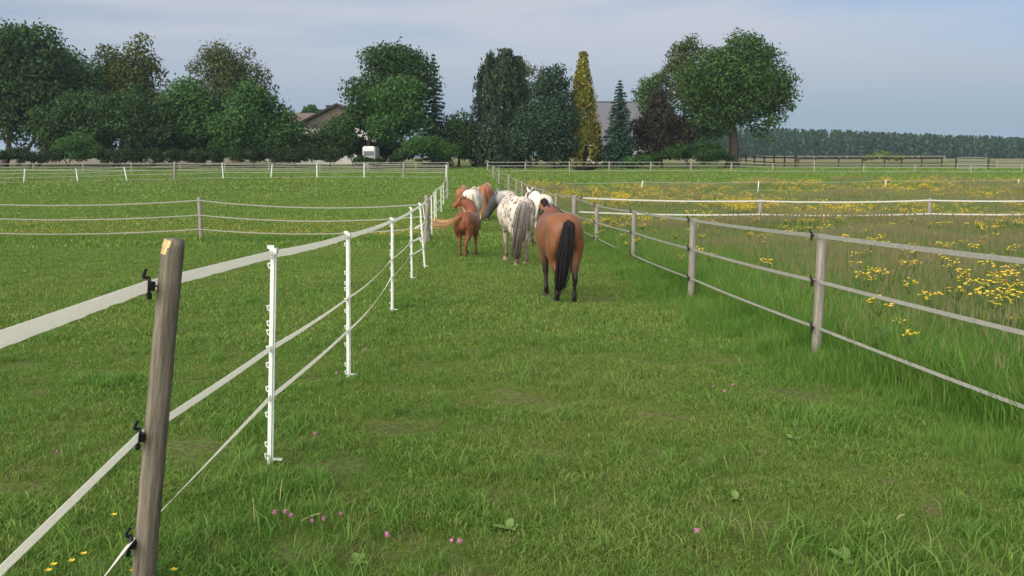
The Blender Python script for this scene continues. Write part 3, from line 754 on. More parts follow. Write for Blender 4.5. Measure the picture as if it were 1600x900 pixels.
#PART3
#PART3
# ------------------------------------------------------------------ trees
def quads_from(Pc, Nn, S, g, aspect=0.62):
    """leaf quads at centres Pc facing Nn of half-length S"""
    n = len(Pc)
    r = g.normal(size=(n, 3)); a = np.cross(Nn, r); a /= np.linalg.norm(a, axis=1, keepdims=True) + 1e-9
    b = np.cross(Nn, a)
    S = S[:, None]; a = a * S; b = b * S * aspect
    V = np.stack([Pc - a, Pc + b * 1.0 - a * .1, Pc + a, Pc - b - a * .1], 1).reshape(-1, 3)
    return V, np.arange(n * 4).reshape(n, 4)
def unit(g, n):
    v = g.normal(size=(n, 3)); return v / np.linalg.norm(v, axis=1, keepdims=True)
def crown_mesh(ells, n, size, g, blob=(0.26, 0.46), nblob=None, droop=0.0, shell=0.55, up=0.25):
    """ells: (c(3), r(3)). Leaf clumps over and inside the ellipsoids."""
    C, R = np.array([e[0] for e in ells]), np.array([e[1] for e in ells])
    vol = (R[:, 0] * R[:, 2]); w = vol / vol.sum()
    n = int(n * 1.9); size *= 0.8; nb = nblob or int(np.clip(n / 200, 36, 130))
    ei = g.choice(len(ells), nb, p=w)
    d = unit(g, nb); rad = np.where(g.random(nb) < 0.8, g.uniform(0.72, 1.0, nb), g.uniform(0.25, 0.7, nb))
    # keep blob centres that are not deep inside another ellipsoid
    bc = C[ei] + d * R[ei] * rad[:, None]
    br = g.uniform(*blob, nb) * np.minimum(R[ei, 0], R[ei, 2]) * 1.15 + 0.15
    bc = C[ei] + (bc - C[ei]) * (1 - 0.7 * (br / R[ei].min(1)))[:, None]
    cl = g.random(nb)
    bi = g.choice(nb, n, p=br ** 2 / (br ** 2).sum())
    dd = unit(g, n); rr = br[bi] * (shell + (1 - shell) * g.random(n) ** 0.5) * (1 + 0.18 * g.normal(size=n))
    P = bc[bi] + dd * rr[:, None] * np.array([1.1, 1.1, 0.78])
    P[:, 2] -= droop * g.random(n) * br[bi]
    N = dd + 0.7 * g.normal(size=(n, 3)) + np.array([0, 0, up]); N /= np.linalg.norm(N, axis=1, keepdims=True)
    S = size * g.uniform(0.55, 1.25, n)
    V, Q = quads_from(P, N, S, g)
    # a sparse set of leaves filling the middle so that the crown is not hollow
    return V, Q, np.repeat(cl[bi] * 0.75 + 0.25 * g.random(n), 4), np.repeat(g.random(n), 4), bc, br
def trunk_mesh(base, top, r0, r1, targets, g, mat, lean=0.0):
    mb = MB(); base, top = Vector(base), Vector(top); pts, rad = [], []
    K = 7
    for i in range(K + 1):
        t = i / K; p = base.lerp(top, t)
        p += Vector((math.sin(t * 5 + lean) * r0 * .5, math.cos(t * 4 + lean) * r0 * .4, 0)) * (t > 0)
        pts.append(p); rad.append((r0 * (1 - t) + r1 * t) * (1.5 if i == 0 else 1.0))
    pts[0] = pts[0] - Vector((0, 0, .3)); mb.tube(pts, rad, 9)
    for q in targets:
        q = Vector(q); t = g.uniform(0.45, 0.95); s = base.lerp(top, t)
        m = s.lerp(q, 0.5) + Vector((0, 0, (q - s).length * 0.10))
        rr = r0 * 0.34
        mb.tube([s, s.lerp(m, .5) + Vector((0, 0, .1)), m, q], [rr, rr * .8, rr * .55, rr * .2], 6)
    return mb
def tree(name, label, Y, ells_px, base_px, mats, n=8000, leaf=0.30, trunk_top=None, r0=0.3, bark='bark', depth=0.8, group=None, cat='tree', limbs=10, stems=1, **kw):
    g = np.random.default_rng(hash_(label))
    k = Y / F
    base = ground_at(pxX(base_px, Y), Y)
    ells = []
    for (cx, cy, rx, ry) in ells_px:
        c = at(cx, cy, Y); dz = g.uniform(-0.15, 0.15) * rx * k
        ells.append((np.array([c.x, Y + dz, c.z]), np.array([rx * k, max(rx, ry) * 0.5 * k * depth + rx * k * depth * .5, ry * k])))
    root = empty(name, base); tag(root, label, cat, group)
    V, Q, cl, var, bc, br = crown_mesh(ells, n, leaf, g, **kw)
    off = np.array(base); V[:, 2] = np.maximum(V[:, 2], base.z + 0.03)
    link('crown', npmesh('crown', V - off, Q, mats, {'clump': cl, 'var': var}), root)
    tt = at(trunk_top[0], trunk_top[1], Y) if trunk_top else Vector(ells[0][0])
    idx = g.choice(len(bc), min(limbs, len(bc)), replace=False)
    rg = random.Random(int(g.integers(1e6)))
    for s in range(stems):
        sx = (s - (stems - 1) / 2) * r0 * 3.2
        mb = trunk_mesh(base + Vector((sx, rg.uniform(-.5, .5) * (stems > 1), 0)), tt + Vector((sx * 2.2, 0, 0)), r0, r0 * 0.35, [bc[i] for i in idx[s::stems]], rg, None, s)
        mb.v = [tuple(Vector(v) - base) for v in mb.v]
        mb.build('trunk', M[bark], root, smooth=True)
    return root
def conifer(name, label, Y, cx, top_y, base_y, half_px, mats, n_whorl=26, per=13, leaf=0.16, power=0.85, bark='bark', droop=0.35, group=None, skirt=0.04, rag=0.25, dens=1.0):
    """spruce-like: whorls of drooping sprays round a straight stem"""
    g = np.random.default_rng(hash_(label)); k = Y / F
    t = at(cx, top_y, Y); base = ground_at(t.x, Y); H = t.z - base.z; R = half_px * k
    root = empty(name, base); tag(root, label, 'tree', group)
    Ps, Ns, cl = [], [], []
    for i in range(n_whorl):
        f = skirt + (1 - skirt) * (i / n_whorl) ** 0.95
        L0 = R * (1 - f) ** power * (1 + rag * .3 * math.sin(i * 2.3)) + 0.06
        m = max(5, int(per * (0.45 + 0.55 * (1 - f))))
        for j in range(m):
            a = 2 * math.pi * (j + g.random()) / m + i; L = L0 * g.uniform(1 - rag, 1 + rag * .6)
            c0 = g.random(); q = int(max(6, L / leaf * 5.5 * dens))
            u = g.random(q) ** 0.7
            rad = u * L; z = H * f + 0.10 * L - droop * L * u ** 1.6 + 0.18 * L * u ** 4
            side = g.normal(0, 0.13, q) * L * (0.35 + u)
            x, y = np.cos(a) * rad - np.sin(a) * side, np.sin(a) * rad + np.cos(a) * side
            Ps.append(np.stack([x, y, z + g.normal(0, 0.04 * L + .03, q)], -1))
            Ns.append(np.stack([np.cos(a) * .45 + g.normal(0, .4, q), np.sin(a) * .45 + g.normal(0, .4, q), 0.75 + g.normal(0, .35, q)], -1))
            cl.append(np.full(q, c0) * .6 + .4 * u)
    P, N, cl = np.concatenate(Ps), np.concatenate(Ns), np.concatenate(cl)
    N /= np.linalg.norm(N, axis=1, keepdims=True)
    V, Q = quads_from(P, N, leaf * g.uniform(.7, 1.5, len(P)), g, 0.42)
    V[:, 2] = np.maximum(V[:, 2], 0.02)
    link('crown', npmesh('crown', V, Q, mats, {'clump': np.repeat(cl, 4), 'var': np.repeat(g.random(len(P)), 4)}), root)
    mb = MB(); mb.tube([(0, 0, -.3), (0, 0, H * .5), (0, 0, H * .98)], [max(.12, R * .09), R * .05 + .04, .02], 8); mb.build('trunk', M[bark], root, smooth=True)
    return root
def cypress(name, label, Y, cx, top_y, half_px, mats, n=6500, leaf=0.17, prof_pow=0.62, group=None, shoulder=1.0, tops=1):
    """columnar evergreen: upright sprays on a cone-like body"""
    g = np.random.default_rng(hash_(label)); k = Y / F
    t = at(cx, top_y, Y); base = ground_at(t.x, Y); H = t.z - base.z; R = half_px * k
    root = empty(name, base); tag(root, label, 'tree', group)
    ns = int(n / 26); f = g.random(ns) ** 0.85
    a = g.uniform(0, 2 * math.pi, ns)
    lob = 1 + 0.10 * np.sin(3 * a + 5 * f) + 0.07 * np.sin(7 * a + 11 * f)
    rad = R * np.minimum((1 - f) ** prof_pow * shoulder, 1.0) * (0.82 + 0.18 * np.sqrt(np.clip(f / .12, 0, 1))) * lob * g.uniform(0.72, 1.04, ns)
    bc = np.stack([np.cos(a) * rad, np.sin(a) * rad, H * f], -1)
    if tops > 1:
        ti = g.integers(0, tops, ns); bc[:, 0] += (ti - (tops - 1) / 2) * R * 0.55 * f; bc[:, 2] *= np.where(ti == 0, .93, 1.0)
    sp = g.integers(0, ns, n); L = (0.25 + 0.5 * g.random(n)) * (0.6 + R * .12)
    sz = np.array([.16, .16, .50]) * (1 + R * .25)
    P = bc[sp] + g.normal(size=(n, 3)) * sz * .6
    P[:, 2] = np.clip(P[:, 2], 0.05, H * 1.01)
    N = np.stack([np.cos(a[sp]), np.sin(a[sp]), np.full(n, .15)], -1) + .55 * g.normal(size=(n, 3)); N /= np.linalg.norm(N, axis=1, keepdims=True)
    # sprays point up and out
    upv = np.stack([np.cos(a[sp]) * .45, np.sin(a[sp]) * .45, np.ones(n)], -1) + .3 * g.normal(size=(n, 3))
    ax = upv - N * (upv * N).sum(1, keepdims=True); ax /= np.linalg.norm(ax, axis=1, keepdims=True); bx = np.cross(N, ax)
    S = leaf * g.uniform(.7, 1.5, n)[:, None]
    V = np.stack([P - ax * S, P + bx * S * .55, P + ax * S * 1.3, P - bx * S * .55], 1).reshape(-1, 3); Q = np.arange(n * 4).reshape(n, 4)
    V[:, 2] = np.maximum(V[:, 2], 0.02)
    cl = g.random(ns)
    link('crown', npmesh('crown', V, Q, mats, {'clump': np.repeat(cl[sp] * .8 + .2 * g.random(n), 4), 'var': np.repeat(g.random(n), 4)}), root)
    mb = MB(); mb.tube([(0, 0, -.3), (0, 0, H * .5), (0, 0, H * .9)], [max(.14, R * .14), R * .08 + .04, .02], 8); mb.build('trunk', M['bark'], root, smooth=True)
    return root
LM = {
 'oak':   leaf_mat('oak_leaves', (0.030, 0.062, 0.018), (0.062, 0.105, 0.026)),
 'broad': leaf_mat('dark_broad_leaves', (0.026, 0.056, 0.018), (0.050, 0.088, 0.026)),
 'green': leaf_mat('fresh_broad_leaves', (0.034, 0.080, 0.024), (0.064, 0.122, 0.032)),
 'olive': leaf_mat('olive_leaves', (0.055, 0.070, 0.020), (0.100, 0.108, 0.028)),
 'birch': leaf_mat('birch_leaves', (0.055, 0.072, 0.028), (0.090, 0.105, 0.042)),
 'willow':leaf_mat('pale_willow_leaves', (0.085, 0.105, 0.060), (0.135, 0.150, 0.085)),
 'pale':  leaf_mat('pale_green_leaves', (0.055, 0.095, 0.040), (0.090, 0.140, 0.055)),
 'purple':leaf_mat('copper_leaves', (0.026, 0.021, 0.018), (0.046, 0.034, 0.026), (0.05, 0.05, 0.03)),
 'spruce':leaf_mat('spruce_needles', (0.014, 0.030, 0.018), (0.030, 0.055, 0.030), transl=0.08),
 'blue':  leaf_mat('blue_spruce_needles', (0.016, 0.040, 0.030), (0.034, 0.066, 0.046), transl=0.08),
 'fir':   leaf_mat('fir_needles', (0.020, 0.040, 0.026), (0.042, 0.068, 0.040), transl=0.10),
 'cyp':   leaf_mat('dark_cypress_sprays', (0.018, 0.030, 0.018), (0.036, 0.054, 0.028), transl=0.08),
 'gold':  leaf_mat('golden_cypress_sprays', (0.075, 0.076, 0.014), (0.215, 0.185, 0.024), (0.27, 0.23, 0.05), transl=0.12),
 'hedge': leaf_mat('hedge_leaves', (0.018, 0.034, 0.014), (0.036, 0.058, 0.020)),
 'lime':  leaf_mat('lime_bush_leaves', (0.085, 0.125, 0.028), (0.140, 0.180, 0.045)),
 'forest':leaf_mat('pine_forest', (0.018, 0.040, 0.022), (0.034, 0.064, 0.032), transl=0.05),
}
# left wood
tree('broadleaf_tree', 'huge dark broadleaf tree at the far left edge, taller than its neighbours', 128, [(10, 120, 75, 100), (60, 90, 50, 66), (-40, 90, 80, 90), (30, 185, 80, 48), (85, 130, 40, 50), (-20, 200, 60, 30), (40, 60, 40, 34)], 12, LM['broad'], 17000, .36, (14, 140), .42, stems=2)
tree('broadleaf_tree', 'green topped tree right of the huge leftmost tree', 136, [(98, 118, 50, 52), (125, 140, 45, 58), (75, 100, 30, 35), (110, 185, 55, 40)], 40, LM['green'], 8000, .34, (95, 150), .32, 'bark_grey')
tree('broadleaf_tree', 'olive brown tree with a pointed top in the left wood', 142, [(222, 95, 30, 52), (175, 100, 30, 42), (235, 130, 28, 50), (190, 140, 55, 55)], 196, LM['olive'], 9000, .32, (205, 130), .34, nblob=95)
tree('birch_tree', 'tall airy birch with thin brownish crown in the left wood', 140, [(348, 95, 44, 44), (316, 112, 28, 40), (390, 108, 36, 42), (365, 150, 58, 48), (425, 125, 14, 24)], 352, LM['birch'], 8200, .27, (352, 110), .2, 'bark_birch', droop=.8, shell=.3)
tree('orchard_tree', 'low spreading dark tree left in the wood behind the green bush', 124, [(120, 175, 66, 45), (80, 195, 45, 34), (150, 205, 50, 36), (60, 210, 40, 24)], 62, LM['broad'], 7500, .28, (100, 200), .25, 'bark', stems=2)
tree('orchard_tree', 'low spreading tree with several stems under the olive tree', 123, [(205, 175, 62, 45), (175, 205, 45, 34), (245, 200, 42, 40), (210, 215, 60, 24)], 192, LM['broad'], 7500, .28, (205, 200), .22, stems=2)
tree('orchard_tree', 'low rounded tree under the airy birch, left side', 125, [(290, 165, 48, 50), (265, 190, 40, 42), (310, 195, 38, 40), (280, 135, 20, 26)], 246, LM['green'], 7500, .28, (285, 190), .22)
tree('broadleaf_tree', 'bright green rounded tree left of the house with the gable', 121, [(400, 180, 58, 52), (385, 150, 38, 30), (440, 195, 40, 42), (360, 205, 42, 36), (415, 222, 66, 32), (460, 190, 18, 24), (455, 230, 34, 22), (350, 232, 34, 20)], 402, LM['green'], 11000, .28, (402, 190), .26)
tree('broadleaf_tree', 'dark tree filling the gap under the birch, right side', 131, [(335, 185, 44, 45), (325, 222, 52, 30), (285, 225, 40, 26)], 326, LM['broad'], 5000, .3, (330, 200), .24)
tree('shrub', 'rounded green bush at the field edge below the left wood', 118, [(118, 228, 40, 24), (140, 236, 30, 16), (95, 238, 28, 14)], 118, LM['green'], 4200, .18, None, .08, cat='bush', limbs=5)
for i, (x, w, lab) in enumerate(((30, 85, 'low dark hedge at the far left, below the huge tree'), (215, 90, 'low dark hedge under the spreading trees of the left wood'), (340, 75, 'low dark hedge stretch below the birch'), (475, 75, 'low dark hedge before the bright green tree and house'))):
    tree('hedge', lab, 116.5, [(x - w * .5, 244, w * .6, 14), (x + w * .5, 243, w * .6, 15), (x, 241, w * .6, 15)], x, LM['hedge'], 5200, .16, None, .06, cat='hedge', limbs=4, depth=.25)
tree('broadleaf_tree', 'small distant round tree over the brown roof', 230, [(484, 171, 16, 8), (478, 177, 12, 10), (492, 178, 12, 10)], 484, LM['green'], 1800, .4, None, .3)
# middle garden
for i, (x, y, w, h, Y, lab) in enumerate(((470, 228, 50, 26, 129, 'dark shrub mass left of the gable house wall'), (600, 232, 60, 22, 133, 'dark shrub mass hiding the foot of the gable house'), (558, 226, 34, 28, 128, 'dark shrub mass between the house wall and the caravan'), (760, 228, 60, 26, 130, 'dark undergrowth behind the broad cypress'), (880, 232, 50, 22, 128, 'dark undergrowth behind the fir and golden conifer'), (955, 236, 40, 18, 127, 'dark shrub mass below the grey slate roof'), (345, 224, 60, 28, 136, 'dark thicket at the back, under the birch'), (430, 232, 60, 22, 134, 'dark thicket behind the bright green rounded tree'), (250, 226, 70, 28, 138, 'dark thicket at the back of the left wood'), (120, 222, 70, 30, 146, 'dark thicket behind the huge leftmost tree'))):
    tree('shrub', lab, Y, [(x - w * .5, y + 6, w * .6, h), (x + w * .5, y + 4, w * .6, h), (x, y, w * .7, h)], x, LM['hedge'], 4200, .27, None, .1, cat='shrub', limbs=5, depth=.35)
tree('shrub', 'dark shrub with an olive top in front of the gable house', 122, [(520, 216, 42, 34), (545, 202, 30, 36), (506, 222, 34, 30), (525, 238, 48, 16), (478, 228, 36, 26)], 520, LM['broad'], 6000, .22, None, .12, cat='shrub', limbs=6)
tree('broadleaf_tree', 'tall rounded broadleaf tree beside the gable house', 126, [(612, 110, 56, 52), (580, 150, 50, 52), (640, 120, 48, 50), (560, 185, 34, 38), (620, 85, 40, 30), (600, 190, 50, 40)], 572, LM['broad'], 13500, .30, (590, 140), .38, 'bark_grey', nblob=120)
tree('broadleaf_tree', 'lighter green tree standing in front of the tall rounded one', 121, [(622, 165, 46, 56), (640, 190, 40, 45), (600, 200, 36, 34), (640, 140, 30, 30)], 632, LM['green'], 8500, .27, (625, 180), .24, up=.1)
tree('shrub', 'low dark bush in front of the white caravan', 115.5, [(585, 251, 30, 7), (560, 250, 20, 8), (615, 249, 22, 9)], 585, LM['hedge'], 2600, .14, None, .05, cat='bush', limbs=4)
conifer('spruce_tree', 'dark spruce with ragged branches beside the rounded broadleaf tree', 123, 677, 80, 250, 29, LM['spruce'], 28, 13, .17, rag=.4)
tree('shrub', 'bright green bush below the dark ragged spruce', 116, [(660, 228, 42, 22), (690, 234, 32, 18), (635, 236, 28, 14)], 660, LM['green'], 5500, .17, None, .08, cat='bush', limbs=5)
tree('broadleaf_tree', 'low dark green tree between the spruce and the dark column cypress', 125, [(718, 195, 30, 34), (732, 218, 28, 36), (705, 218, 30, 34), (720, 236, 40, 18)], 718, LM['broad'], 5500, .24, None, .18)
tree('willow_tree', 'pale willow top rising behind the dark cypress', 140, [(800, 100, 26, 28), (825, 115, 16, 30), (790, 130, 30, 40), (812, 165, 30, 50)], 802, LM['willow'], 4200, .24, None, .25, 'bark_grey', droop=1.0, shell=.3)
cypress('cypress_tree', 'broad dark cypress with two blunt tops, left of the dark fir', 124, 778, 80, 43, LM['cyp'], 14000, .20, .60, tops=2, shoulder=1.25)
cypress('cypress_tree', 'narrow dark cypress squeezed between the broad one and the fir', 125, 808, 92, 30, LM['cyp'], 8000, .19, .45)
tree('fir_tree', 'large bluish dark fir left of the golden conifer', 118, [(862, 150, 38, 48), (845, 190, 44, 46), (878, 190, 36, 48), (862, 220, 50, 36), (870, 112, 24, 20), (848, 125, 24, 30), (880, 132, 20, 32), (825, 205, 34, 44)], 862, LM['fir'], 15000, .22, (866, 140), .3, shell=.45, droop=.7)
cypress('golden_conifer', 'golden yellow cone-shaped conifer standing out of the dark trees', 121, 911, 85, 37, LM['gold'], 13000, .17, .88)
conifer('spruce_tree', 'small blue green spruce in front of the grey roof', 119, 969, 122, 254, 30, LM['blue'], 28, 13, .15, power=.75, rag=.22)
tree('copper_tree', 'dark copper brown bushy tree between the blue spruce and the oak', 121, [(1026, 195, 38, 46), (1008, 216, 32, 38), (1055, 212, 40, 42), (1030, 158, 20, 28), (1015, 238, 48, 18)], 1030, LM['purple'], 8000, .24, None, .2)
tree('broadleaf_tree', 'pale green tree peeping out between blue spruce and big oak', 138, [(1015, 140, 26, 26), (1035, 130, 22, 24), (1000, 150, 16, 18), (1030, 170, 30, 40)], 1022, LM['pale'], 3600, .28, None, .22, shell=.3)
tree('birch_tree', 'brownish feathery birch crown on the left flank of the big oak', 134, [(1062, 90, 30, 40), (1080, 70, 28, 24), (1045, 110, 18, 30), (1075, 130, 35, 50)], 1068, LM['birch'], 4800, .26, None, .2, 'bark_birch', shell=.3, droop=.6)
tree('oak_tree', 'big round oak with a short thick trunk right of the garden', 123, [(1150, 128, 78, 76), (1100, 130, 52, 66), (1200, 135, 48, 58), (1160, 85, 62, 40), (1225, 170, 30, 28), (1120, 180, 62, 40), (1190, 185, 40, 30), (1245, 190, 14, 10), (1195, 215, 22, 12), (1090, 195, 50, 42)], 1137, LM['oak'], 21000, .27, (1140, 150), .85, 'bark', limbs=16, nblob=200, blob=(.2, .36))
tree('shrub', 'dark bushes under the left half of the big oak', 119, [(1060, 240, 40, 18), (1100, 236, 36, 22), (1020, 246, 26, 12), (1137, 246, 14, 12)], 1080, LM['broad'], 5500, .18, None, .08, cat='bush', limbs=5)
tree('shrub', 'low green shrubs at the foot of the copper tree', 116.5, [(1005, 250, 24, 9), (985, 252, 16, 7)], 1000, LM['green'], 1800, .15, None, .05, cat='bush', limbs=4)
tree('shrub', 'yellow green bush in the fields before the far wood', 210, [(1378, 243, 30, 7), (1400, 246, 25, 5), (1355, 246, 16, 5)], 1378, LM['lime'], 2200, .3, None, .1, cat='bush', limbs=4, depth=.5)
tree('shrub', 'dark purple low shrub at the foot of the golden conifer', 112, [(922, 262, 16, 7), (905, 264, 12, 5)], 918, LM['purple'], 1500, .12, None, .05, cat='bush', limbs=4)

# ------------------------------------------------------------------ far pine wood (reads as one mass)
def far_wood():
    g = np.random.default_rng(77); Vs, Qs, cl = [], [], []; o = 0
    for k in range(1500):
        row = k % 5; Y = 560 + row * 22 + g.uniform(-9, 9); px = g.uniform(900, 1720)
        X = pxX(px, Y); top = 203 + (px - 1180) * 0.040 + g.uniform(-4.5, 3.5)
        z0 = float(prof(Y)); t = at(px, top, Y).z; H = t - z0; R = g.uniform(1.7, 3.0)
        nq = 60; f = g.random(nq) ** .8; a = g.uniform(0, 6.283, nq)
        shape = np.where(f < .25, .6, (1 - f) ** .85 * 1.3)
        P = np.stack([X + np.cos(a) * R * shape * g.uniform(.6, 1.1, nq), Y + np.sin(a) * R * shape, z0 + H * f], -1)
        N = np.stack([np.cos(a), np.sin(a), np.full(nq, .5)], -1) + .5 * g.normal(size=(nq, 3)); N /= np.linalg.norm(N, axis=1, keepdims=True)
        V, Q = quads_from(P, N, g.uniform(.5, 1.2, nq), g, .8); Vs.append(V); Qs.append(Q + o); o += len(V); cl.append(np.full(nq * 4, g.random()))
    V, Q, cl = np.concatenate(Vs), np.concatenate(Qs), np.concatenate(cl)
    ob = link('forest', npmesh('forest', V, Q, LM['forest'], {'clump': cl, 'var': np.repeat(g.random(len(Q)), 4)}))
    tag(ob, 'distant blue green pine wood along the right horizon', 'forest', kind='stuff')
far_wood()

# ------------------------------------------------------------------ houses and caravan
M['plaster'] = simple('pale_plaster', (0.56, 0.55, 0.50), 0.9, 0.08, 1.5)
M['clad'] = simple('weathered_gable_boards', (0.13, 0.115, 0.085), 0.85, 0.2, 2, (6, 6, .3))
M['tile'] = simple('pinkish_brown_tiles', (0.15, 0.115, 0.105), 0.85, 0.2, 3, (1, 1, 4), .4)
M['slate'] = simple('grey_slates', (0.115, 0.115, 0.13), 0.75, 0.12, 3, (1, 1, 4), .3)
M['brick_dark'] = simple('dark_brick', (0.085, 0.05, 0.04), 0.9, 0.2, 5)
M['barge'] = simple('dark_barge_board', (0.03, 0.022, 0.018), 0.7, 0.2, 5)
M['glass'] = simple('dark_window_glass', (0.02, 0.024, 0.028), 0.12, 0.2, 2, spec=0.6)
M['white_paint'] = simple('white_paint', (0.55, 0.55, 0.53), 0.5, 0.05, 3)
def gable_house():
    Y = 150; k = Y / F
    base = ground_at(pxX(535, Y), Y); h = empty('gable_house', base); tag(h, 'house with a dark edged gable and two chimneys among the trees', 'house')
    ze = at(535, 198, Y).z - base.z; za = at(535, 163.5, Y).z - base.z; w = 68 * k; D = 11
    mb = MB(); mb.add([(-w, 0, -.3), (w, 0, -.3), (w, 0, ze), (-w, 0, ze), (-w, D, -.3), (w, D, -.3), (w, D, ze), (-w, D, ze)], [(0, 1, 2, 3), (1, 5, 6, 2), (5, 4, 7, 6), (4, 0, 3, 7)]); mb.build('wall', M['plaster'], h)
    mb = MB(); mb.add([(-w, -.06, ze - .2), (w, -.06, ze - .2), (0, -.06, za - .1), (-w, D + .06, ze - .2), (w, D + .06, ze - .2), (0, D + .06, za - .1)], [(0, 1, 2), (5, 4, 3), (0, 3, 4, 1)]); mb.build('gable', M['clad'], h)
    mb = MB()
    for s in (-1, 1):
        a = Vector((0, 0, za)); e = Vector((s * (w + .6), 0, ze - (za - ze) / w * .6)); n = Vector((-(e - a).z * s, 0, abs((e - a).x))).normalized() * .22
        vs = [a + Vector((0, -.7, 0)), e + Vector((0, -.7, 0)), e + Vector((0, D + .7, 0)), a + Vector((0, D + .7, 0))]
        vs += [v + Vector((0, 0, .24)) for v in vs]
        mb.add(vs, [(0, 1, 2, 3), (7, 6, 5, 4), (0, 4, 5, 1), (1, 5, 6, 2), (2, 6, 7, 3)])
    r = mb.build('roof', M['tile'], h)
    for s in (-1, 1):
        mb = MB(); a = Vector((0, -.76, za + .2)); e = Vector((s * (w + .62), -.76, ze - (za - ze) / w * .62 + .2))
        d = e - a; mb.box((a + e) / 2 - Vector((0, 0, .16)), (d.length, .06, .36), d.to_track_quat('X', 'Z').to_matrix()); mb.build('barge_board', M['barge'], r)
    for (cx, cy, ww) in ((509.5, 165.5, 8), (527, 167, 7)):
        t = at(cx, cy, Y); mb = MB(); x = t.x - base.x; zt = t.z - base.z; mb.box((x, 2.4, zt - .8), (ww * k, .8, 1.9)); mb.box((x, 2.4, zt + .19), (ww * k * 1.15, .95, .1)); mb.build('chimney', M['brick_dark'], r)
    mb = MB(); t = at(518, 156, Y); x = t.x - base.x; zt = t.z - base.z
    mb.tube([(x, 2.5, zt - 2.2), (x, 2.5, zt)], .03, 6); mb.box((x, 2.5, zt - .1), (.9, .03, .03)); mb.box((x, 2.5, zt - .35), (.7, .03, .03)); mb.build('antenna', M['galv'], r)
    for (x, z) in ((-5.0, 3.6), (-1.5, 3.6), (2.0, 3.6), (-5.0, .9), (2.0, .9)):
        mb = MB(); mb.box((x, -.02, z + .6), (1.3, .12, 1.2)); f = mb.build('window', M['white_paint'], h); mb = MB(); mb.box((x, -.06, z + .6), (1.1, .1, 1.0)); mb.build('pane', M['glass'], f)
    # left wing with the tiled roof
    x1, x0 = -w + 2, -w - 6; zr = at(480, 176.5, Y + 7).z - base.z
    mb = MB(); mb.add([(x0, 4, -.3), (x1, 4, -.3), (x1, 4, ze - .6), (x0, 4, ze - .6), (x0, 11, -.3), (x1, 11, -.3), (x1, 11, ze - .6), (x0, 11, ze - .6), (x0, 7.5, zr - .1)], [(0, 1, 2, 3), (4, 0, 3, 8, 7), (5, 4, 7, 6)]); mb.build('wing_wall', M['plaster'], h)
    mb = MB(); vs = [(x0 - .5, 3.5, ze - .8), (x1 + 3, 3.5, ze - .8), (x1 + 3, 7.5, zr), (x0 - .5, 7.5, zr), (x1 + 3, 11.5, ze - .8), (x0 - .5, 11.5, ze - .8)]
    vs += [(a, b, c - .2) for a, b, c in vs]; mb.add(vs, [(0, 1, 2, 3), (3, 2, 4, 5), (9, 8, 7, 6), (11, 10, 8, 9), (0, 6, 7, 1), (0, 3, 9, 6), (3, 5, 11, 9)]); mb.build('wing_roof', M['tile'], h)
gable_house()
def slate_house():
    Y = 152; base = ground_at(pxX(970, Y), Y); h = empty('slate_house', base); tag(h, 'house with a plain grey slate roof behind the blue spruce', 'house')
    zr = at(970, 159, Y + 6).z - base.z; ze = at(970, 222, Y).z - base.z; x0, x1 = pxX(925, Y) - base.x, pxX(1003, Y) - base.x
    mb = MB(); mb.add([(x0, 0, -.3), (x1, 0, -.3), (x1, 0, ze), (x0, 0, ze), (x0, 12, -.3), (x1, 12, -.3), (x1, 12, ze), (x0, 12, ze), (x0, 6, zr - .15), (x1, 6, zr - .15)], [(0, 1, 2, 3), (1, 5, 6, 9, 2), (5, 4, 7, 6), (4, 0, 3, 8, 7)]); mb.build('wall', M['plaster'], h)
    mb = MB(); vs = [(x0 - .4, -.5, ze - .4), (x1 + .4, -.5, ze - .4), (x1 + .4, 6, zr), (x0 - .4, 6, zr), (x1 + .4, 12.5, ze - .4), (x0 - .4, 12.5, ze - .4)]
    vs += [(a, b, c - .2) for a, b, c in vs]; mb.add(vs, [(0, 1, 2, 3), (3, 2, 4, 5), (9, 8, 7, 6), (11, 10, 8, 9), (0, 6, 7, 1), (1, 7, 8, 2), (0, 3, 9, 6), (2, 8, 10, 4), (3, 5, 11, 9)]); r = mb.build('roof', M['slate'], h)
    mb = MB(); mb.box(((x0 + x1) / 2, 6, zr + .03), (x1 - x0 + .8, .35, .14)); mb.build('ridge_cap', M['slate'], r)
    for x in (x0 + 1.5, x0 + 4.5):
        mb = MB(); mb.box((x, -.02, 1.6), (1.3, .12, 1.2)); f = mb.build('window', M['white_paint'], h); mb = MB(); mb.box((x, -.06, 1.6), (1.1, .1, 1.0)); mb.build('pane', M['glass'], f)
slate_house()
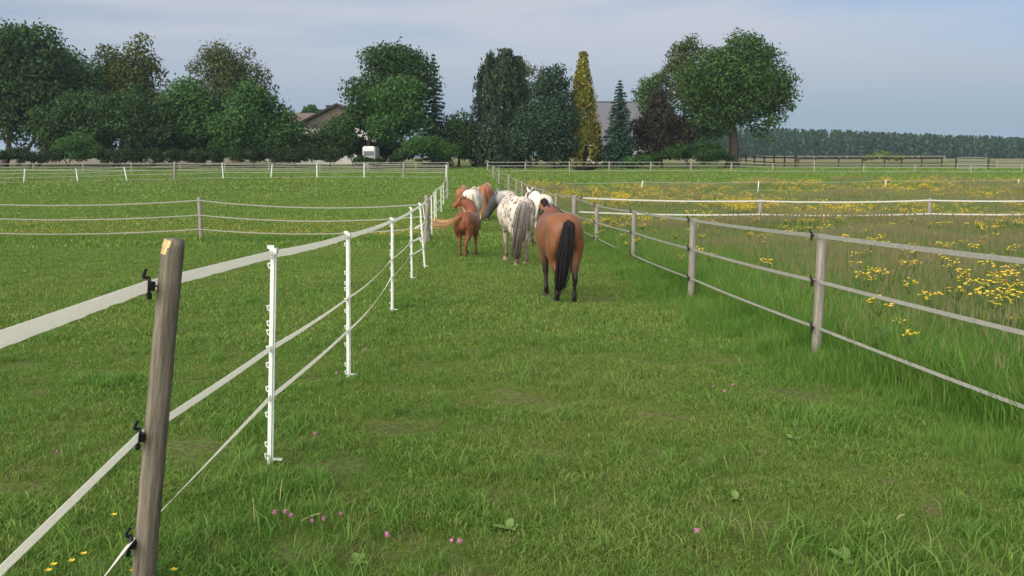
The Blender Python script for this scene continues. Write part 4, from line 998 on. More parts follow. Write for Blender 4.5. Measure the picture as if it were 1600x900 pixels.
def caravan():
    Y = 118; k = Y / F; base = ground_at(pxX(581, Y), Y); c = empty('caravan', base); tag(c, 'white caravan end with a dark window under the tall rounded tree', 'caravan')
    zt = at(581, 228.5, Y).z - base.z; w = 19 * k
    import bmesh
    bm = bmesh.new(); bmesh.ops.create_cube(bm, size=1)
    for v in bm.verts: v.co = Vector((v.co.x * w, v.co.y * 4.2 + 2.1, v.co.z * (zt - .45) + (zt + .45) / 2))
    bmesh.ops.bevel(bm, geom=[e for e in bm.edges], offset=.14, segments=3, affect='EDGES')
    me = bpy.data.meshes.new('body'); bm.to_mesh(me); bm.free(); me.materials.append(M['white_paint']); link('body', me, c)
    mb = MB(); mb.box((0, -.005, zt - .95), (w * .84, .05, .62)); f = mb.build('window', M['glass'], c)
    mb = MB(); mb.box((0, -.03, zt - .62), (w * .88, .04, .05)); mb.box((0, -.03, zt - 1.28), (w * .88, .04, .05)); mb.build('window_frame', M['galv'], f)
    mb = MB(); mb.box((0, -.06, .42), (w * .98, .12, .14)); mb.build('bumper', M['galv'], c)
    for s in (-1, 1):
        mb = MB(); mb.tube([(s * w * .46 - .09, 2.0, .3), (s * w * .46 + .09, 2.0, .3)], .32, 14); mb.build('wheel', M['black_plastic'], c)
        mb = MB(); mb.box((s * w * .38, -.03, .62), (.16, .04, .12)); mb.build('tail_light', simple('red_lens', (.25, .02, .02), .3), c)
caravan()
#PART4
#PART4
# ------------------------------------------------------------------ horses
def loft(rings, n=18, sup=2.0):
    """rings: (centre, lateral axis, normal axis, r_lat, r_up, r_down) -> closed tube"""
    V, Fc = [], []
    for c, la, na, rl, ru, rd in rings:
        for k in range(n):
            w = 2 * math.pi * k / n; cx, sx = math.cos(w), math.sin(w)
            e = 2.0 / sup; cx = math.copysign(abs(cx) ** e, cx); sx = math.copysign(abs(sx) ** e, sx)
            V.append(c + la * (rl * cx) + na * ((ru if sx > 0 else rd) * sx))
    m = len(rings)
    for i in range(m - 1):
        for k in range(n): Fc.append((i*n + k, i*n + (k+1) % n, (i+1)*n + (k+1) % n, (i+1)*n + k))
    Fc += [tuple(range(n - 1, -1, -1)), tuple(range((m-1)*n, m*n))]
    return V, Fc
def catmull(P, sub=4):
    P = [np.array(p, float) for p in P]; out = []
    for i in range(len(P) - 1):
        a, b, c, d = P[max(i-1, 0)], P[i], P[i+1], P[min(i+2, len(P)-1)]
        for k in range(sub):
            t = k / sub; out.append(0.5 * (2*b + (c-a)*t + (2*a-5*b+4*c-d)*t*t + (3*b-a-3*c+d)*t**3))
    out.append(P[-1]); return out
def limb(mb, pts, n=14):
    """pts: x,y,z,rx,ry"""
    Q = catmull(pts, 3); rings = []
    for i, q in enumerate(Q):
        t = Vector(Q[min(i+1, len(Q)-1)][:3] - Q[max(i-1, 0)][:3]).normalized()
        la = Vector((1, 0, 0)); la = (la - t * la.dot(t)).normalized(); na = la.cross(t)
        rings.append((Vector(q[:3]), la, na, abs(q[3]), abs(q[4]), abs(q[4])))
    V, Fc = loft(rings, n); mb.add(V, Fc)
def horse(label, loc, heading, scale, coat, hair, fat=1.0, head_yaw=0.0, neck_drop=0.0, swing=(0.1, -0.1, -0.1, 0.1), tail='hang', tail_dx=0.0, tail_w=1.0, tail_len=1.0, hoof=(0.05, 0.04, 0.035), neck_curl=0.0, ears='up', forelock=False, mane_side=1, head_up=0.0, neck_w=1.1):
    g = np.random.default_rng(hash_(label)); rg = random.Random(hash_(label))
    root = empty('horse', loc, heading); root.scale = (scale,) * 3; tag(root, label, 'horse', 'horses walking away up the lane')
    mb = MB()
    # trunk: y, top z, bottom z, half width
    T = [(-0.80, 1.14, 0.98, .05), (-0.77, 1.24, 0.90, .14), (-0.70, 1.31, 0.84, .215), (-0.58, 1.37, .80, .268), (-0.44, 1.40, .77, .290), (-0.28, 1.385, .72, .285), (-0.10, 1.36, .66, .300), (0.08, 1.345, .63, .325), (0.25, 1.345, .62, .318), (0.40, 1.37, .65, .28), (0.52, 1.385, .71, .24), (0.64, 1.34, .76, .215), (0.74, 1.24, .82, .175), (0.81, 1.13, .92, .09)]
    rings = []
    for q in catmull(T, 3):
        y, zt, zb, w = q; mid = zb + (zt - zb) * 0.56
        fw = 1 + (fat - 1) * (1.0 if y > -0.35 else 0.55)
        rings.append((Vector((0, y, mid)), Vector((1, 0, 0)), Vector((0, 0, 1)), w * fw, zt - mid, mid - zb + (fat - 1) * .12))
    V, Fc = loft(rings, 26, 2.12); mb.add(V, Fc)
    # neck and head: x, y, z, r_lat, r_norm ; then turned about the neck root
    nk = [(a_0, b_0, c_0 * neck_w, d_0 * (1 + (neck_w - 1) * .8)) for a_0, b_0, c_0, d_0 in [(0.46, 1.12, .18, .26), (0.60, 1.22, .165, .235), (0.75, 1.33, .135, .20), (0.90, 1.43, .108, .165), (1.07, 1.52, .092, .125)]]
    hd = [(1.04, 1.52, .085, .11), (1.12, 1.49, .108, .135), (1.22, 1.40, .106, .135), (1.31, 1.28, .086, .105), (1.38, 1.17, .072, .085), (1.43, 1.09, .074, .078), (1.46, 1.04, .05, .05)]
    neck_len = 1.07 - 0.55
    def turn(p, extra=0.0):
        y, z = p
        t = np.clip((y - 0.55) / neck_len, 0, 1)
        z = z - neck_drop * t - ((neck_drop * 0.35 - head_up) * np.clip((y - 1.05) / .4, 0, 1))
        # bend sideways along the neck (quadratic) and full yaw beyond the poll
        yaw = math.radians(head_yaw)
        if y <= 0.55: return Vector((0, y, z)), 0.0
        s = min(y - 0.55, neck_len); a = yaw * (s / neck_len)
        if abs(yaw) < 1e-4: x, yy = 0.0, 0.55 + s
        else: R = neck_len / yaw; x, yy = -R * (1 - math.cos(a)), 0.55 + R * math.sin(a)
        if y > 1.07:
            e = y - 1.07; a2 = yaw * 1.12; x += -math.sin(a2) * e; yy += math.cos(a2) * e; a = a2
        return Vector((x, yy, z)), a
    def chain(L, n=16):
        Q = catmull(L, 3); C = [turn((q[0], q[1])) for q in Q]; rings = []
        for i, q in enumerate(Q):
            c, a = C[i]; t = (C[min(i+1, len(C)-1)][0] - C[max(i-1, 0)][0]).normalized()
            la = Vector((math.cos(a), math.sin(a), 0)); la = (la - t * la.dot(t)).normalized(); na = la.cross(t)
            rings.append((c, la, na, q[2], q[3], q[3]))
        V, Fc = loft(rings, n); mb.add(V, Fc); return C
    CN = chain(nk, 18); chain(hd, 16)
    # ears
    pc, pa = turn((1.06, 1.60)); lat = Vector((math.cos(pa), math.sin(pa), 0)); fw = Vector((-math.sin(pa), math.cos(pa), 0))
    for s in (-1, 1):
        b = pc + lat * (s * .052) + fw * .01; tdir = (Vector((0, 0, 1)) + lat * s * .28 + fw * (.15 if ears == 'up' else -.3)).normalized()
        mb.tube([b - tdir * .03, b + tdir * .05, b + tdir * .10, b + tdir * .155], [.030, .036, .028, .008], 8)
    # legs
    hoofs = []
    for s, sw in ((-1, swing[0]), (1, swing[1])):      # hind
        lift = max(0, sw) * 0.0
        pts = [(s*.155, -.50, 1.10, .13, .22), (s*.165, -.50, .92, .135, .235), (s*.158, -.50+sw*.25, .76, .112, .175), (s*.140, -.54+sw*.5, .62, .078, .105), (s*.122, -.62+sw*.75, .50, .052, .075), (s*.115, -.655+sw*.9, .43, .046, .060), (s*.112, -.645+sw*.95, .34, .035, .042), (s*.110, -.635+sw, .22, .033, .038), (s*.110, -.630+sw, .145, .043, .047), (s*.110, -.600+sw, .085, .038, .042), (s*.110, -.585+sw, .045, .046, .052)]
        limb(mb, pts); hoofs.append((s*.110, -.575+sw))
    for s, sw in ((-1, swing[2]), (1, swing[3])):      # front
        pts = [(s*.155, .50, 1.05, .11, .19), (s*.160, .47, .88, .105, .155), (s*.150, .45+sw*.2, .72, .085, .11), (s*.138, .46+sw*.5, .58, .062, .075), (s*.130, .47+sw*.75, .46, .050, .055), (s*.128, .475+sw*.8, .41, .050, .054), (s*.125, .465+sw*.9, .32, .034, .038), (s*.122, .46+sw, .20, .033, .036), (s*.122, .46+sw, .14, .043, .046), (s*.122, .485+sw, .085, .038, .042), (s*.122, .50+sw, .045, .046, .052)]
        limb(mb, pts); hoofs.append((s*.122, .51+sw))
    me0 = mb.mesh('raw', M['tape']); o = link('body', me0, root)
    md = o.modifiers.new('r', 'REMESH'); md.mode = 'VOXEL'; md.voxel_size = 0.017
    ms = o.modifiers.new('s', 'SMOOTH'); ms.factor = .5; ms.iterations = 7
    dg = bpy.context.evaluated_depsgraph_get(); me = bpy.data.meshes.new_from_object(o.evaluated_get(dg)); me.name = 'body'
    o.modifiers.clear(); o.data = me; bpy.data.meshes.remove(me0); me.materials.clear(); me.materials.append(M['coat'])
    me.polygons.foreach_set('use_smooth', [True] * len(me.polygons))
    co = np.empty(len(me.vertices) * 3, np.float32); me.vertices.foreach_get('co', co); co = co.reshape(-1, 3)
    nrm = np.empty(len(me.vertices) * 3, np.float32); me.vertices.foreach_get('normal', nrm); nrm = nrm.reshape(-1, 3)
    ax_, cy, cz = np.abs(co[:, 0]), co[:, 1], co[:, 2]
    def bumpf(x0, y0, z0, sx, sy, sz): return np.exp(-((ax_ - x0) / sx) ** 2 - ((cy - y0) / sy) ** 2 - ((cz - z0) / sz) ** 2)
    disp = -.020 * bumpf(0, -.35, 1.42, .05, .42, .16)                      # groove along the croup
    disp += -.040 * bumpf(.28, -.26 + 0 * ax_, .92, .12, .055, .30)        # crease between thigh and belly
    disp += -.022 * bumpf(.26, -.16, 1.15, .14, .12, .12)                  # hollow of the flank
    disp += .018 * bumpf(.23, -.40, 1.30, .09, .09, .07)                   # point of the hip
    disp += -.022 * bumpf(.115, -.72, .95, .03, .12, .28) + .014 * bumpf(.19, -.66, .95, .07, .14, .22)   # hamstrings
    disp += -.020 * bumpf(.22, .40, 1.08, .12, .06, .22) + .012 * bumpf(.22, .52, 1.02, .10, .09, .18)    # shoulder
    disp += .004 * n3(co, 13, 3)
    co = co + nrm * disp[:, None]; me.vertices.foreach_set('co', np.ascontiguousarray(co, np.float32).ravel()); me.update()
    colr = coat(co) * (1 + .10 * n3(co, 7, 91) + .06 * n3(co, 25, 92))[:, None].clip(.6, 1.4)
    a = me.attributes.new('coat', 'FLOAT_COLOR', 'POINT'); a.data.foreach_set('color', np.ascontiguousarray(np.c_[colr, np.ones(len(co))], np.float32).ravel())
    # hooves
    for (hx, hy) in hoofs:
        b = MB(); b.tube([(0, .012, 0.0), (0, .006, .03), (0, -.008, .072)], [.068, .062, .050], 12); b.build('hoof', simple('hoof_horn', hoof, .6, .2, 20) if 'hoof' + str(hoof) not in M else M['hoof' + str(hoof)], root, (hx, hy, 0))
    # eyes
    for s in (-1, 1):
        c, a_ = turn((1.18, 1.455)); la = Vector((math.cos(a_), math.sin(a_), 0)); b = MB()
        b.tube([c + la * s * .080, c + la * s * .092, c + la * s * .099], [.020, .017, .005], 8); b.build('eye', M['black_plastic'], root, smooth=True)
    # hair strands
    def strands(name, paths, mat):
        b = MB(); cols = []
        for pts, r0, c0, c1 in paths:
            k0 = len(b.v); K = len(pts)
            b.tube(pts, [r0 * (0.7 + 0.5 * math.sin(math.pi * min(1, .15 + .85 * i / (K - 1)))) * (1 if i < K - 1 else .25) for i in range(K)], 4)
            for i in range(K):
                t = i / (K - 1); c = np.array(c0) * (1 - t) + np.array(c1) * t
                cols += [c] * 4
        h = b.build(name, mat, root, smooth=True)
        h.data.attributes.new('coat', 'FLOAT_COLOR', 'POINT').data.foreach_set('color', np.ascontiguousarray(np.c_[np.array(cols), np.ones(len(cols))], np.float32).ravel())
        return h
    hc0, hc1, mc0, mc1 = hair
    def jit(c):
        k = rg.uniform(.75, 1.25); return [q * k for q in c]
    P = []
    if tail == 'hang':
        core = catmull([(0, -.76, 1.27), (0, -.84, 1.25), (tail_dx * .25, -.885, 1.08), (tail_dx * .55, -.88, .75), (tail_dx * .85, -.86, .42), (tail_dx, -.84, 1.27 - 1.12 * tail_len)], 3)
        W = [.03, .05, .07, .085, .075, .045]
    else:   # swished level to the left
        core = catmull([(0, -.76, 1.24), (-.06, -.86, 1.22), (-.24, -.90, 1.13), (-.48, -.87, 1.06), (-.74, -.85, 1.07), (-.95, -.83, 1.14)], 3)
        W = [.025, .045, .08, .12, .16, .19]
    core = [Vector(c) for c in core]; K = len(core)
    for s in range(230):
        u, v = rg.gauss(0, .5), rg.gauss(0, .4); end = rg.uniform(.72, 1.0) if tail == 'hang' else rg.uniform(.5, 1.0); pts = []
        ph = rg.uniform(0, 6)
        for i in range(0, K, 1):
            t = i / (K - 1) * end; j = t * (K - 1); a0 = core[int(j)]; b0 = core[min(int(j) + 1, K - 1)]; c = a0.lerp(b0, j % 1)
            jj = t * 5; w = (W[int(jj)] * (1 - jj % 1) + W[min(int(jj) + 1, 5)] * (jj % 1)) * tail_w
            if tail == 'hang': d = Vector((u, v * .7, 0))
            else: d = Vector((0.1 * u, v * .6, u * .85))
            pts.append(c + d * w + Vector((.008 * math.sin(ph + t * 7), .008 * math.cos(ph + t * 6), 0)))
        P.append((pts, .0085 if tail == 'hang' else .0062, jit(hc0), jit(hc1)))
    for u, v in ((0, 0), (.35, .1), (-.35, .1), (0, -.3)):
        P.append(([c + (Vector((u, v, 0)) if tail == 'hang' else Vector((0, v, u))) * W[min(int(i / (K - 1) * 5), 5)] * tail_w for i, c in enumerate(core[:int(K * .86)])], .034 * tail_w if tail == 'hang' else .012, list(hc0), list(hc1)))
    strands('tail', P, M['hair'])
    # mane: strands from the crest falling to one side, some to the other
    P = []
    for s in range(110):
        t = rg.random(); y = 0.50 + t * 0.55; i = min(int(t * (len(CN) - 1)), len(CN) - 1)
        zz = np.interp(y, [.46, .60, .75, .90, 1.07], [1.12 + .26, 1.22 + .22, 1.33 + .175, 1.43 + .14, 1.52 + .10]); c, a_ = turn((y, zz))
        la = Vector((math.cos(a_), math.sin(a_), 0)); sd = mane_side * (1 if rg.random() < .8 else -1); L = rg.uniform(.16, .32)
        w = np.interp(y, [.46, .8, 1.07], [.16, .125, .095])
        P.append(([c - Vector((0, 0, .03)), c + la * sd * .03 + Vector((0, 0, .02)), c + la * sd * (w * .95) - Vector((0, 0, L * .35)), c + la * sd * (w * 1.12) - Vector((0, rg.uniform(-.03, .03), L))], .012, jit(mc0), jit(mc1)))
    for s in range(22 if forelock else 10):
        c, a_ = turn((1.08, 1.62)); la = Vector((math.cos(a_), math.sin(a_), 0)); fw = Vector((-math.sin(a_), math.cos(a_), 0)); q = rg.gauss(0, .03)
        P.append(([c + la * q - fw * .03, c + la * q + Vector((0, 0, .035 if forelock else .015)), c + la * q * 1.6 + fw * .08, c + la * q * 2 + fw * .15 - Vector((0, 0, .14))], .012, jit(mc0), jit(mc1)))
    strands('mane', P, M['hair'])
    return root
def coat_mat():
    m, nt, p, _ = newmat('horse_coat'); O = objco(nt)
    n = noise(nt, O, 5, 4, .6); f = noise(nt, O, 60, 2, .6, (1, 3, 1))
    c = attr(nt, 'coat', 'Color'); c = mixn(nt, c, (.6, .6, .6), ramp(nt, n, .35, .7, 0.0, 0.28), 'MULTIPLY'); c = mixn(nt, c, (1.25, 1.2, 1.15), ramp(nt, f, .45, .75, 0.0, 0.35), 'MULTIPLY')
    nt.links.new(c, p.inputs['Base Color']); p.inputs['Roughness'].default_value = .48; p.inputs['Specular IOR Level'].default_value = .3
    p.inputs['Sheen Weight'].default_value = .04
    bump(nt, p, n, .15, .01); return m
M['coat'] = coat_mat()
def hair_mat():
    m, nt, p, _ = newmat('horse_hair'); c = attr(nt, 'coat', 'Color'); nt.links.new(c, p.inputs['Base Color']); p.inputs['Roughness'].default_value = .6; p.inputs['Specular IOR Level'].default_value = .12; return m
M['hair'] = hair_mat()
def n3(co, s, seed):
    g = np.random.default_rng(seed); r = np.zeros(len(co))
    for k in range(7):
        d = unit(g, 1)[0] * s * g.uniform(.6, 1.7); r += np.sin(co @ d + g.uniform(0, 6.28))
    return r / 3.2
def sm(x, a, b): t = np.clip((x - a) / (b - a), 0, 1); return (t * t * (3 - 2 * t))[:, None]
def lerp(a, b, t): return a * (1 - t) + b * t
def C3(*c): return np.array(c)[None, :]
def coat_bay(co):
    z, y, x = co[:, 2], co[:, 1], co[:, 0]
    c = lerp(C3(.19, .074, .028), C3(.135, .049, .020), sm(n3(co, 4, 1), -.6, .8))
    c = lerp(c, C3(.17, .055, .022), sm(z, 1.28, 1.42) * .5)
    c = lerp(C3(.012, .010, .010), c, sm(z + .05 * n3(co, 9, 2), .42, .68))
    c = lerp(c, C3(.045, .022, .015), sm(y, 1.15, 1.5)); return c
def coat_chestnut(co):
    z, y = co[:, 2], co[:, 1]
    c = lerp(C3(.20, .066, .026), C3(.145, .044, .019), sm(n3(co, 4, 5), -.6, .8)); c = lerp(C3(.12, .045, .025), c, sm(z, .12, .45))
    return c
def coat_haflinger(co):
    c = lerp(C3(.26, .10, .045), C3(.19, .068, .032), sm(n3(co, 4, 7), -.6, .8)); return lerp(C3(.45, .33, .20), c, sm(co[:, 2], .25, .55))
def spots(co, n, r, seed, zlo, zhi):
    g = np.random.default_rng(seed); m = np.zeros(len(co))
    idx = g.choice(len(co), 4000, replace=False); idx = [i for i in idx if zlo < co[i, 2] < zhi and co[i, 1] < .6][:n]
    for i in idx:
        rr = g.uniform(r * .6, r * 1.5); d = (co - co[i]) / np.array([1, 1, 1.5]); m = np.maximum(m, 1 - np.clip((np.sqrt((d ** 2).sum(1)) - rr * .55) / (rr * .45), 0, 1))
    return m[:, None]
def coat_appaloosa(co):
    z, y = co[:, 2], co[:, 1]
    c = lerp(C3(.58, .52, .43), C3(.44, .36, .28), sm(n3(co, 5, 9), 0, 1.2))
    c = lerp(c, C3(.40, .30, .21), sm(n3(co, 3, 12), .35, 1.1) * sm(-z, -1.05, -.8) * .8)
    c = lerp(c, C3(.075, .055, .043), spots(co, 420, .028, 4, .55, 1.42) * .85)
    c = lerp(C3(.17, .12, .09), c, sm(z + .06 * n3(co, 8, 3), .22, .62))
    nd_ = np.sqrt(co[:, 0] ** 2 + (y - .55) ** 2) * (y > .5) * (z > .62); c = lerp(c, C3(.30, .29, .28), sm(nd_, .22, .42)); c = lerp(c, C3(.045, .045, .05), sm(nd_, .43, .54)); return c
def coat_pinto(co):
    z, y, x = co[:, 2], co[:, 1], co[:, 0]
    c = lerp(C3(.62, .59, .52), C3(.50, .45, .38), sm(n3(co, 5, 15), 0, 1.2))
    c = lerp(c, C3(.02, .017, .016), sm(n3(co, 3.2, 21) - np.abs(y - .25) * .9, .12, .2)); c = lerp(c, C3(.03, .022, .018), sm(np.where((y > .55) & (y < 1.05), 1.0, 0.0) * (n3(co, 4, 33) + .6), .3, .5))
    c = lerp(C3(.11, .065, .045), c, sm(z, .25, .5)); return c
def coat_white(co):
    z = co[:, 2]
    c = lerp(C3(.58, .54, .46), C3(.47, .41, .34), sm(n3(co, 4, 25), 0, 1.2)); c = lerp(c, C3(.30, .15, .08), sm(n3(co, 2.4, 44), .75, .9) * .7)
    return c
def stand(px, py, Y=None):
    p = G(px, py) if Y is None else ground_at(pxX(px, Y), Y)
    p.z += 0.0; return p
R_ = math.radians
BLK = ((.014, .013, .014), (.018, .016, .016)); FLAX = ((.50, .38, .22), (.62, .52, .36))
def put(px, py, heading, hind=-.6, scale=1.0):
    """root so that the hind hooves stand where the sight line meets the ground"""
    p = G(px, py); h = R_(heading)
    q = Vector((p.x - (-math.sin(h)) * hind * scale, p.y - math.cos(h) * hind * scale, 0)); return ground_at(q.x, q.y)
horse('bay horse with black tail and black legs, nearest to the camera', put(883, 473, 8, scale=1.0), R_(8), 1.0, coat_bay, (BLK[0], BLK[1], BLK[0], BLK[1]), fat=1.05, head_yaw=2, neck_drop=.26, swing=(.10, -.12, -.12, .10), tail_dx=-.13, tail_w=1.15, tail_len=.92)
horse('white horse with dark spots, dark grey face and long grey tail, looking left', put(815, 414, 10, scale=1.09), R_(10), 1.09, coat_appaloosa, ((.27, .25, .23), (.075, .055, .045), (.36, .35, .33), (.22, .21, .20)), fat=1.17, head_yaw=40, neck_drop=.20, head_up=.08, mane_side=-1, swing=(-.12, .06, .08, -.10), tail_dx=-.16, tail_w=1.35, tail_len=1.0, hoof=(.30, .24, .18))
horse('black and white pinto horse with black tail, half hidden by the spotted horse', put(848, 388, 8, scale=1.10), R_(8), 1.10, coat_pinto, (BLK[0], (.05, .03, .025), BLK[0], BLK[1]), fat=1.10, head_yaw=14, neck_drop=.20, swing=(.12, -.06, -.08, .1), tail_dx=.03, tail_w=1.25, tail_len=.85)
horse('small chestnut horse turning its head left and swishing its flaxen tail', put(724, 403, -10, scale=.82), R_(-10), .82, coat_chestnut, ((.20, .075, .03), (.40, .25, .125), (.22, .08, .03), (.26, .10, .04)), fat=1.14, head_yaw=74, neck_drop=-.10, neck_w=1.35, head_up=.26, swing=(.14, -.12, -.08, .10), tail='swish', tail_w=.95)
horse('creamy white horse walking ahead of the small chestnut', put(736, 364, -3, scale=1.12), R_(-3), 1.12, coat_white, ((.55, .50, .42), (.45, .38, .30), (.60, .55, .46), (.60, .55, .46)), fat=1.06, head_yaw=-6, neck_drop=.28, swing=(-.1, .1, .1, -.1), hoof=(.35, .3, .22))
horse('chestnut horse with a flaxen mane, front left of the herd', put(722, 346, 0, scale=1.02), R_(0), 1.02, coat_haflinger, ((.27, .12, .055), (.34, .20, .10), FLAX[0], FLAX[1]), fat=1.05, head_yaw=0, neck_drop=.18, swing=(.1, -.1, -.1, .1), forelock=True)
horse('chestnut horse with a flaxen mane, front right of the herd', put(756, 346, -4, scale=1.12), R_(-4), 1.12, coat_haflinger, ((.27, .12, .055), (.34, .20, .10), FLAX[0], FLAX[1]), fat=1.12, head_yaw=4, neck_drop=.22, swing=(-.1, .1, .1, -.1), forelock=True)
#PART5
#PART5
# ------------------------------------------------------------------ meadow flowers and weeds
M['stalk'] = simple('green_stalk', (.075, .12, .03), .6, .2, 10)
M['yellow'] = simple('yellow_ray_florets', (.56, .40, .03), .6, .18, 30)
M['weed_leaf'] = simple('pale_weed_leaf', (.12, .20, .045), .55, .2, 12)
M['clover'] = simple('pink_clover_bloom', (.42, .17, .26), .8, .25, 60)
M['straw'] = simple('dry_straw', (.46, .36, .19), .8, .2, 15)
def ragwort_meshes(seed, H=.62, big=1.0):
    g = random.Random(seed); st = MB(); fl = MB(); tips = []
    st.tube([(0, 0, -.03), (g.uniform(-.02, .02), g.uniform(-.02, .02), H * .5), (0, 0, H * .8)], [.005, .0045, .004], 5)
    for k in range(10):
        a = g.uniform(0, 6.28); z = H * g.uniform(.1, .75); L = g.uniform(.05, .11); d = Vector((math.cos(a), math.sin(a), .25)); s = Vector((-math.sin(a), math.cos(a), 0)) * L * .28; b = Vector((0, 0, z))
        st.add([b, b + d * L * .5 + s, b + d * L, b + d * L * .5 - s], [(0, 1, 2, 3)])
    for k in range(g.randint(9, 13)):
        a = g.uniform(0, 6.28); r = g.uniform(.015, .085) * big; t = Vector((math.cos(a) * r, math.sin(a) * r, H * g.uniform(.93, 1.06)))
        st.tube([(0, 0, H * .78), (t.x * .5, t.y * .5, H * .86), t], [.0035, .003, .002], 4); tips.append(t)
        # florets
    for t in tips:
        n = 9; rr = g.uniform(.012, .018) * big; tl = Vector((g.uniform(-.4, .4), g.uniform(-.6, .2), 1)).normalized(); q = tl.to_track_quat('Z', 'Y')
        vs = [t + q @ Vector((math.cos(6.283 * i / (2 * n)) * rr * (1 if i % 2 == 0 else .62), math.sin(6.283 * i / (2 * n)) * rr * (1 if i % 2 == 0 else .62), -.003)) for i in range(2 * n)] + [t + q @ Vector((0, 0, .006))]
        fl.add(vs, [(i, (i + 1) % (2 * n), 2 * n) for i in range(2 * n)])
    return st.mesh('stem', M['stalk']), fl.mesh('flower_head', M['yellow'])
RW = [ragwort_meshes(k, .62, 1.25) for k in range(5)]
NEAR = [(1340,398),(1338,413),(1350,430),(1379,424),(1415,392),(1430,391),(1418,411),(1421,441),(1374,470),(1382,471),(1450,461),(1459,462),(1407,500),(1421,522),(1484,408),(1489,417),(1508,425),(1512,440),(1546,400),(1578,388),(1550,430),(1571,427),(1560,441),(1596,416),(1531,455),(1557,466),(1570,470),(1585,443),(1581,497),(1463,366),(1468,380),(1480,383),(1535,371),(1524,384),(1497,452),(1505,433),(1590,460),(1575,455),(1540,440)]
gg = random.Random(8)
def plant(x, y, s, label, group):
    p = ground_at(x, y); o = empty('ragwort_plant', p, gg.uniform(0, 6.28)); o.scale = (s, s, s); tag(o, label, 'flower', group)
    a, b = RW[gg.randrange(5)]; link('stem', a, o); fh_ = link('flower_head', b, o); fh_['kind'] = 'stuff'
for (px, py) in NEAR:
    hgt = gg.uniform(.60, .74) if py < 478 else .45; p = above(px, py, hgt)
    if p.x < float(rx_(p.y)) + .2: continue
    plant(p.x, p.y, hgt / .62, 'yellow ragwort plant flowering in the near meadow right of the tape fence', 'ragwort plants in the near meadow')
cnt = 0; gn = np.random.default_rng(5)
while cnt < 150:
    y = 28.6 - 17 * gn.random() ** 1.5; x = gn.uniform(float(rx_(y)) + .25, .60 * y + 1)
    if vnoise(np.array([x]), np.array([y]), 1.1, 71)[0] + gn.normal(0, .12) < .52 and y < 24: continue
    plant(x, y, gn.uniform(.85, 1.2), 'small yellow ragwort plant in the meadow before the right cross fence', 'ragwort plants before the right cross fence'); cnt += 1
for k in range(14):                                    # a few by the fence foot
    y = gn.uniform(19, 34); x = float(rx_(y)) + gn.uniform(-.5, .2)
    plant(x, y, gn.uniform(.6, 1.0), 'low yellow ragwort plant at the foot of the right tape fence', 'ragwort plants at the fence foot')
rc = bpy.data.collections.new('ragwort_far_set')
for k in range(4):
    mb = MB(); g = random.Random(k + 50)
    for s in range(11):
        ox, oy = g.uniform(-.45, .45), g.uniform(-.45, .45); H = g.uniform(.5, .78)
        mb.tube([(ox, oy, 0), (ox, oy, H)], .008, 3, False, 0)
        for q in range(g.randint(4, 8)):
            c = Vector((ox + g.gauss(0, .06), oy + g.gauss(0, .06), H + g.gauss(0, .03))); r = g.uniform(.014, .028)
            mb.add([c + Vector((r, 0, 0)), c + Vector((0, r, 0)), c + Vector((-r, 0, 0)), c + Vector((0, -r, 0)), c + Vector((0, 0, r * .8)), c - Vector((0, 0, r * .5))], [(0, 1, 4), (1, 2, 4), (2, 3, 4), (3, 0, 4), (1, 0, 5), (2, 1, 5), (3, 2, 5), (0, 3, 5)], 1)
    ob = bpy.data.objects.new(f'ragwort_far_{k}', mb.mesh(f'ragwort_far_{k}', [M['stalk'], M['yellow']])); rc.objects.link(ob)
X, Y = sample(7000, 28.5, 80, 91, .55, 2); d = vnoise(X, Y, .35, 6) * .55 + vnoise(X, Y, 1.1, 8) * .45; k = (X > rx_(Y) + .2) & (Y < meadow_end(X)) & (d > .56 - .10 * np.clip((Y - 30) / 25, 0, 1)); X, Y = X[k][:540], Y[k][:540]
scatter('ragwort_field', rc, X, Y, np.random.default_rng(2).uniform(.7, 1.1, len(X)), 4, 'broad band of yellow ragwort flowering beyond the right cross fence', 'flowers', seed=91)
# buttercup haze in the left paddock and along the far lane
bc_ = bpy.data.collections.new('buttercup_set')
for k in range(3):
    mb = MB(); g = random.Random(k + 80)
    for s in range(10):
        c = Vector((g.uniform(-.6, .6), g.uniform(-.6, .6), g.uniform(.12, .22))); r = .012
        mb.add([c + Vector((r, 0, 0)), c + Vector((0, r, 0)), c + Vector((-r, 0, 0)), c + Vector((0, -r, 0)), c + Vector((0, 0, r))], [(0, 1, 4), (1, 2, 4), (2, 3, 4), (3, 0, 4)], 0)
        mb.tube([(c.x, c.y, 0), c], .003, 3, False, 1)
    ob = bpy.data.objects.new(f'buttercup_{k}', mb.mesh(f'buttercup_{k}', [M['yellow'], M['stalk']])); bc_.objects.link(ob)
g = np.random.default_rng(12); Y = 28.6 + 9 * g.random(420) ** 2; X = g.uniform(-19, -3, 420)
scatter('buttercup_drift', bc_, X, Y, g.uniform(.8, 1.3, 420), 3, 'sparse yellow buttercups behind the left cross fence', 'flowers', seed=12)
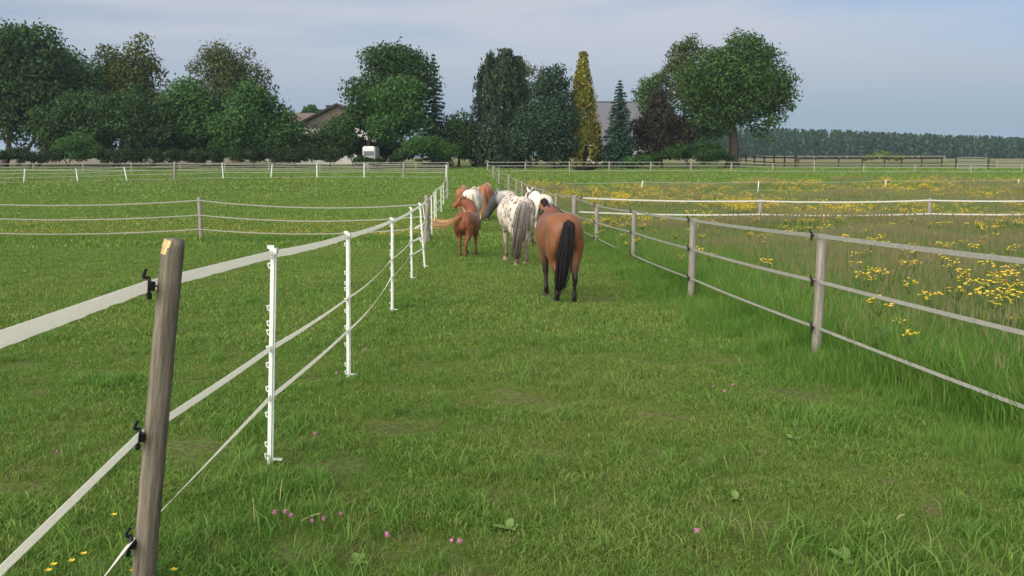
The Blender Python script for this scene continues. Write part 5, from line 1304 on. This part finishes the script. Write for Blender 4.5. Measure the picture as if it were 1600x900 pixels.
# single small flowers in the foreground
def bloom(name, label, cat, group, px, py, h, kind):
    p = above(px, py, h); o = empty(name, p, gg.uniform(0, 6)); tag(o, label, cat, group)
    st = MB(); st.tube([(0, 0, -.02), (.004, 0, h * .5), (0, 0, h)], .0016, 4); st.build('stem', M['stalk'], o)
    b = MB()
    if kind == 'clover':
        for k in range(46):
            u = Vector((gg.gauss(0, 1), gg.gauss(0, 1), gg.gauss(0, 1))).normalized(); c = Vector((0, 0, h)) + u * .009; s = u.orthogonal().normalized() * .0028
            b.add([c - s, c + s, c + u * .007 + Vector((0, 0, .002))], [(0, 1, 2)])
        b.tube([(0, 0, h - .008), (0, 0, h), (0, 0, h + .008)], [.005, .009, .005], 7)
        b.build('bloom', M['clover'], o)
    else:
        for k in range(5):
            a = 6.283 * k / 5; c, s = math.cos(a), math.sin(a)
            b.add([(0, 0, h), (c * .010 - s * .007, s * .010 + c * .007, h + .006), (c * .017, s * .017, h + .009), (c * .010 + s * .007, s * .010 - c * .007, h + .006)], [(0, 1, 2, 3)])
        b.build('petals', M['yellow'], o)
for (px, py) in ((430, 803), (446, 803), (455, 808), (488, 818), (506, 814), (533, 803), (605, 836), (1089, 829), (706, 847), (718, 847), (492, 678)):
    bloom('clover_flower', 'pink clover blossom in the foreground grass', 'flower', 'pink clover blossoms in the foreground', px, py, gg.uniform(.10, .15), 'clover')
for (px, py) in ((1115, 604), (1145, 603), (1132, 612), (571, 547), (526, 585), (90, 710)):
    bloom('clover_flower', 'tiny distant pink clover blossom by the fences', 'flower', 'tiny clover blossoms by the fences', px, py, gg.uniform(.09, .13), 'clover')
for (px, py) in ((84, 887), (112, 880), (131, 871), (178, 806), (76, 897), (208, 897), (272, 893)):
    bloom('buttercup', 'yellow buttercup in the grass at the lower left corner', 'flower', 'buttercups at the lower left', px, py, gg.uniform(.07, .12), 'buttercup')
# broad-leaved weeds, dry stalks
def weed(px, py, s, label):
    p = G(px, py); o = empty('dock_plant', p, gg.uniform(0, 6)); o.scale = (s,) * 3; tag(o, label, 'weed', 'broad-leaved weeds in the lane grass')
    for k in range(gg.randint(5, 7)):
        a = gg.uniform(0, 6.28); L = gg.uniform(.10, .17); w = L * .27; up = gg.uniform(.35, .8); vs = []; fs = []
        for i in range(5):
            t = i / 4; c = Vector((math.cos(a) * L * t, math.sin(a) * L * t, .02 + up * L * t * (1 - .55 * t))); q = Vector((-math.sin(a), math.cos(a), 0)) * w * math.sin(math.pi * (.12 + .83 * t))
            vs += [c + q + Vector((0, 0, .012)), c, c - q + Vector((0, 0, .012))]
        for i in range(4): fs += [(3*i, 3*i+1, 3*i+4, 3*i+3), (3*i+1, 3*i+2, 3*i+5, 3*i+4)]
        b = MB(); b.add(vs, fs); b.build('leaf', M['weed_leaf'], o, smooth=True)
for (px, py, s, lab) in ((795, 832, .55, 'low broad-leaved weed in the bottom centre of the lane'), (1150, 785, .5, 'low broad-leaved weed in the right half of the lane grass'), (1320, 880, .6, 'broad-leaved weed at the lower right edge of the picture'), (560, 885, .5, 'broad-leaved weed in the lush grass near the pink clover'), (1240, 690, .42, 'small broad-leaved weed beside the tall fence grass')):
    weed(px, py, s, lab)
for (x0, y0, x1, y1) in ((437, 785, 455, 748), (398, 815, 415, 775), (470, 812, 500, 797), (1398, 816, 1450, 824)):
    a = above(x0, y0, .04); b = above(x1, y1, .10); b.y = a.y - .02 if y1 < y0 else a.y; b = Vector((b.x, a.y, float(gz(b.x, a.y)) + (.16 if abs(y1 - y0) > 20 else .07))); a.z += .03
    mb = MB(); mb.tube([Vector(), (b - a) * .5 + Vector((0, 0, .008)), b - a], [.0026, .0024, .0018], 5); o = mb.build('dry_stalk', M['straw'], None, a); tag(o, 'pale dry grass stalk lying in the foreground grass', 'stalk', 'dry stalks in the foreground')
# ------------------------------------------------------------------ haze
HAZE = 0.00015
if HAZE:
    m = bpy.data.materials.new('thin_haze'); m.use_nodes = True; nt = m.node_tree
    for n in list(nt.nodes): nt.nodes.remove(n)
    out = nt.nodes.new('ShaderNodeOutputMaterial'); v = nt.nodes.new('ShaderNodeVolumePrincipled')
    v.inputs['Color'].default_value = (.66, .82, 1.0, 1); v.inputs['Density'].default_value = HAZE; v.inputs['Anisotropy'].default_value = 0.0
    nt.links.new(v.outputs[0], out.inputs['Volume'])
    mb = MB(); mb.box((0, 2000, 14), (12800, 4400, 36)); o = mb.build('haze', m); o['kind'] = 'stuff'; o['label'] = 'thin bluish evening haze over the fields'; o['category'] = 'haze'
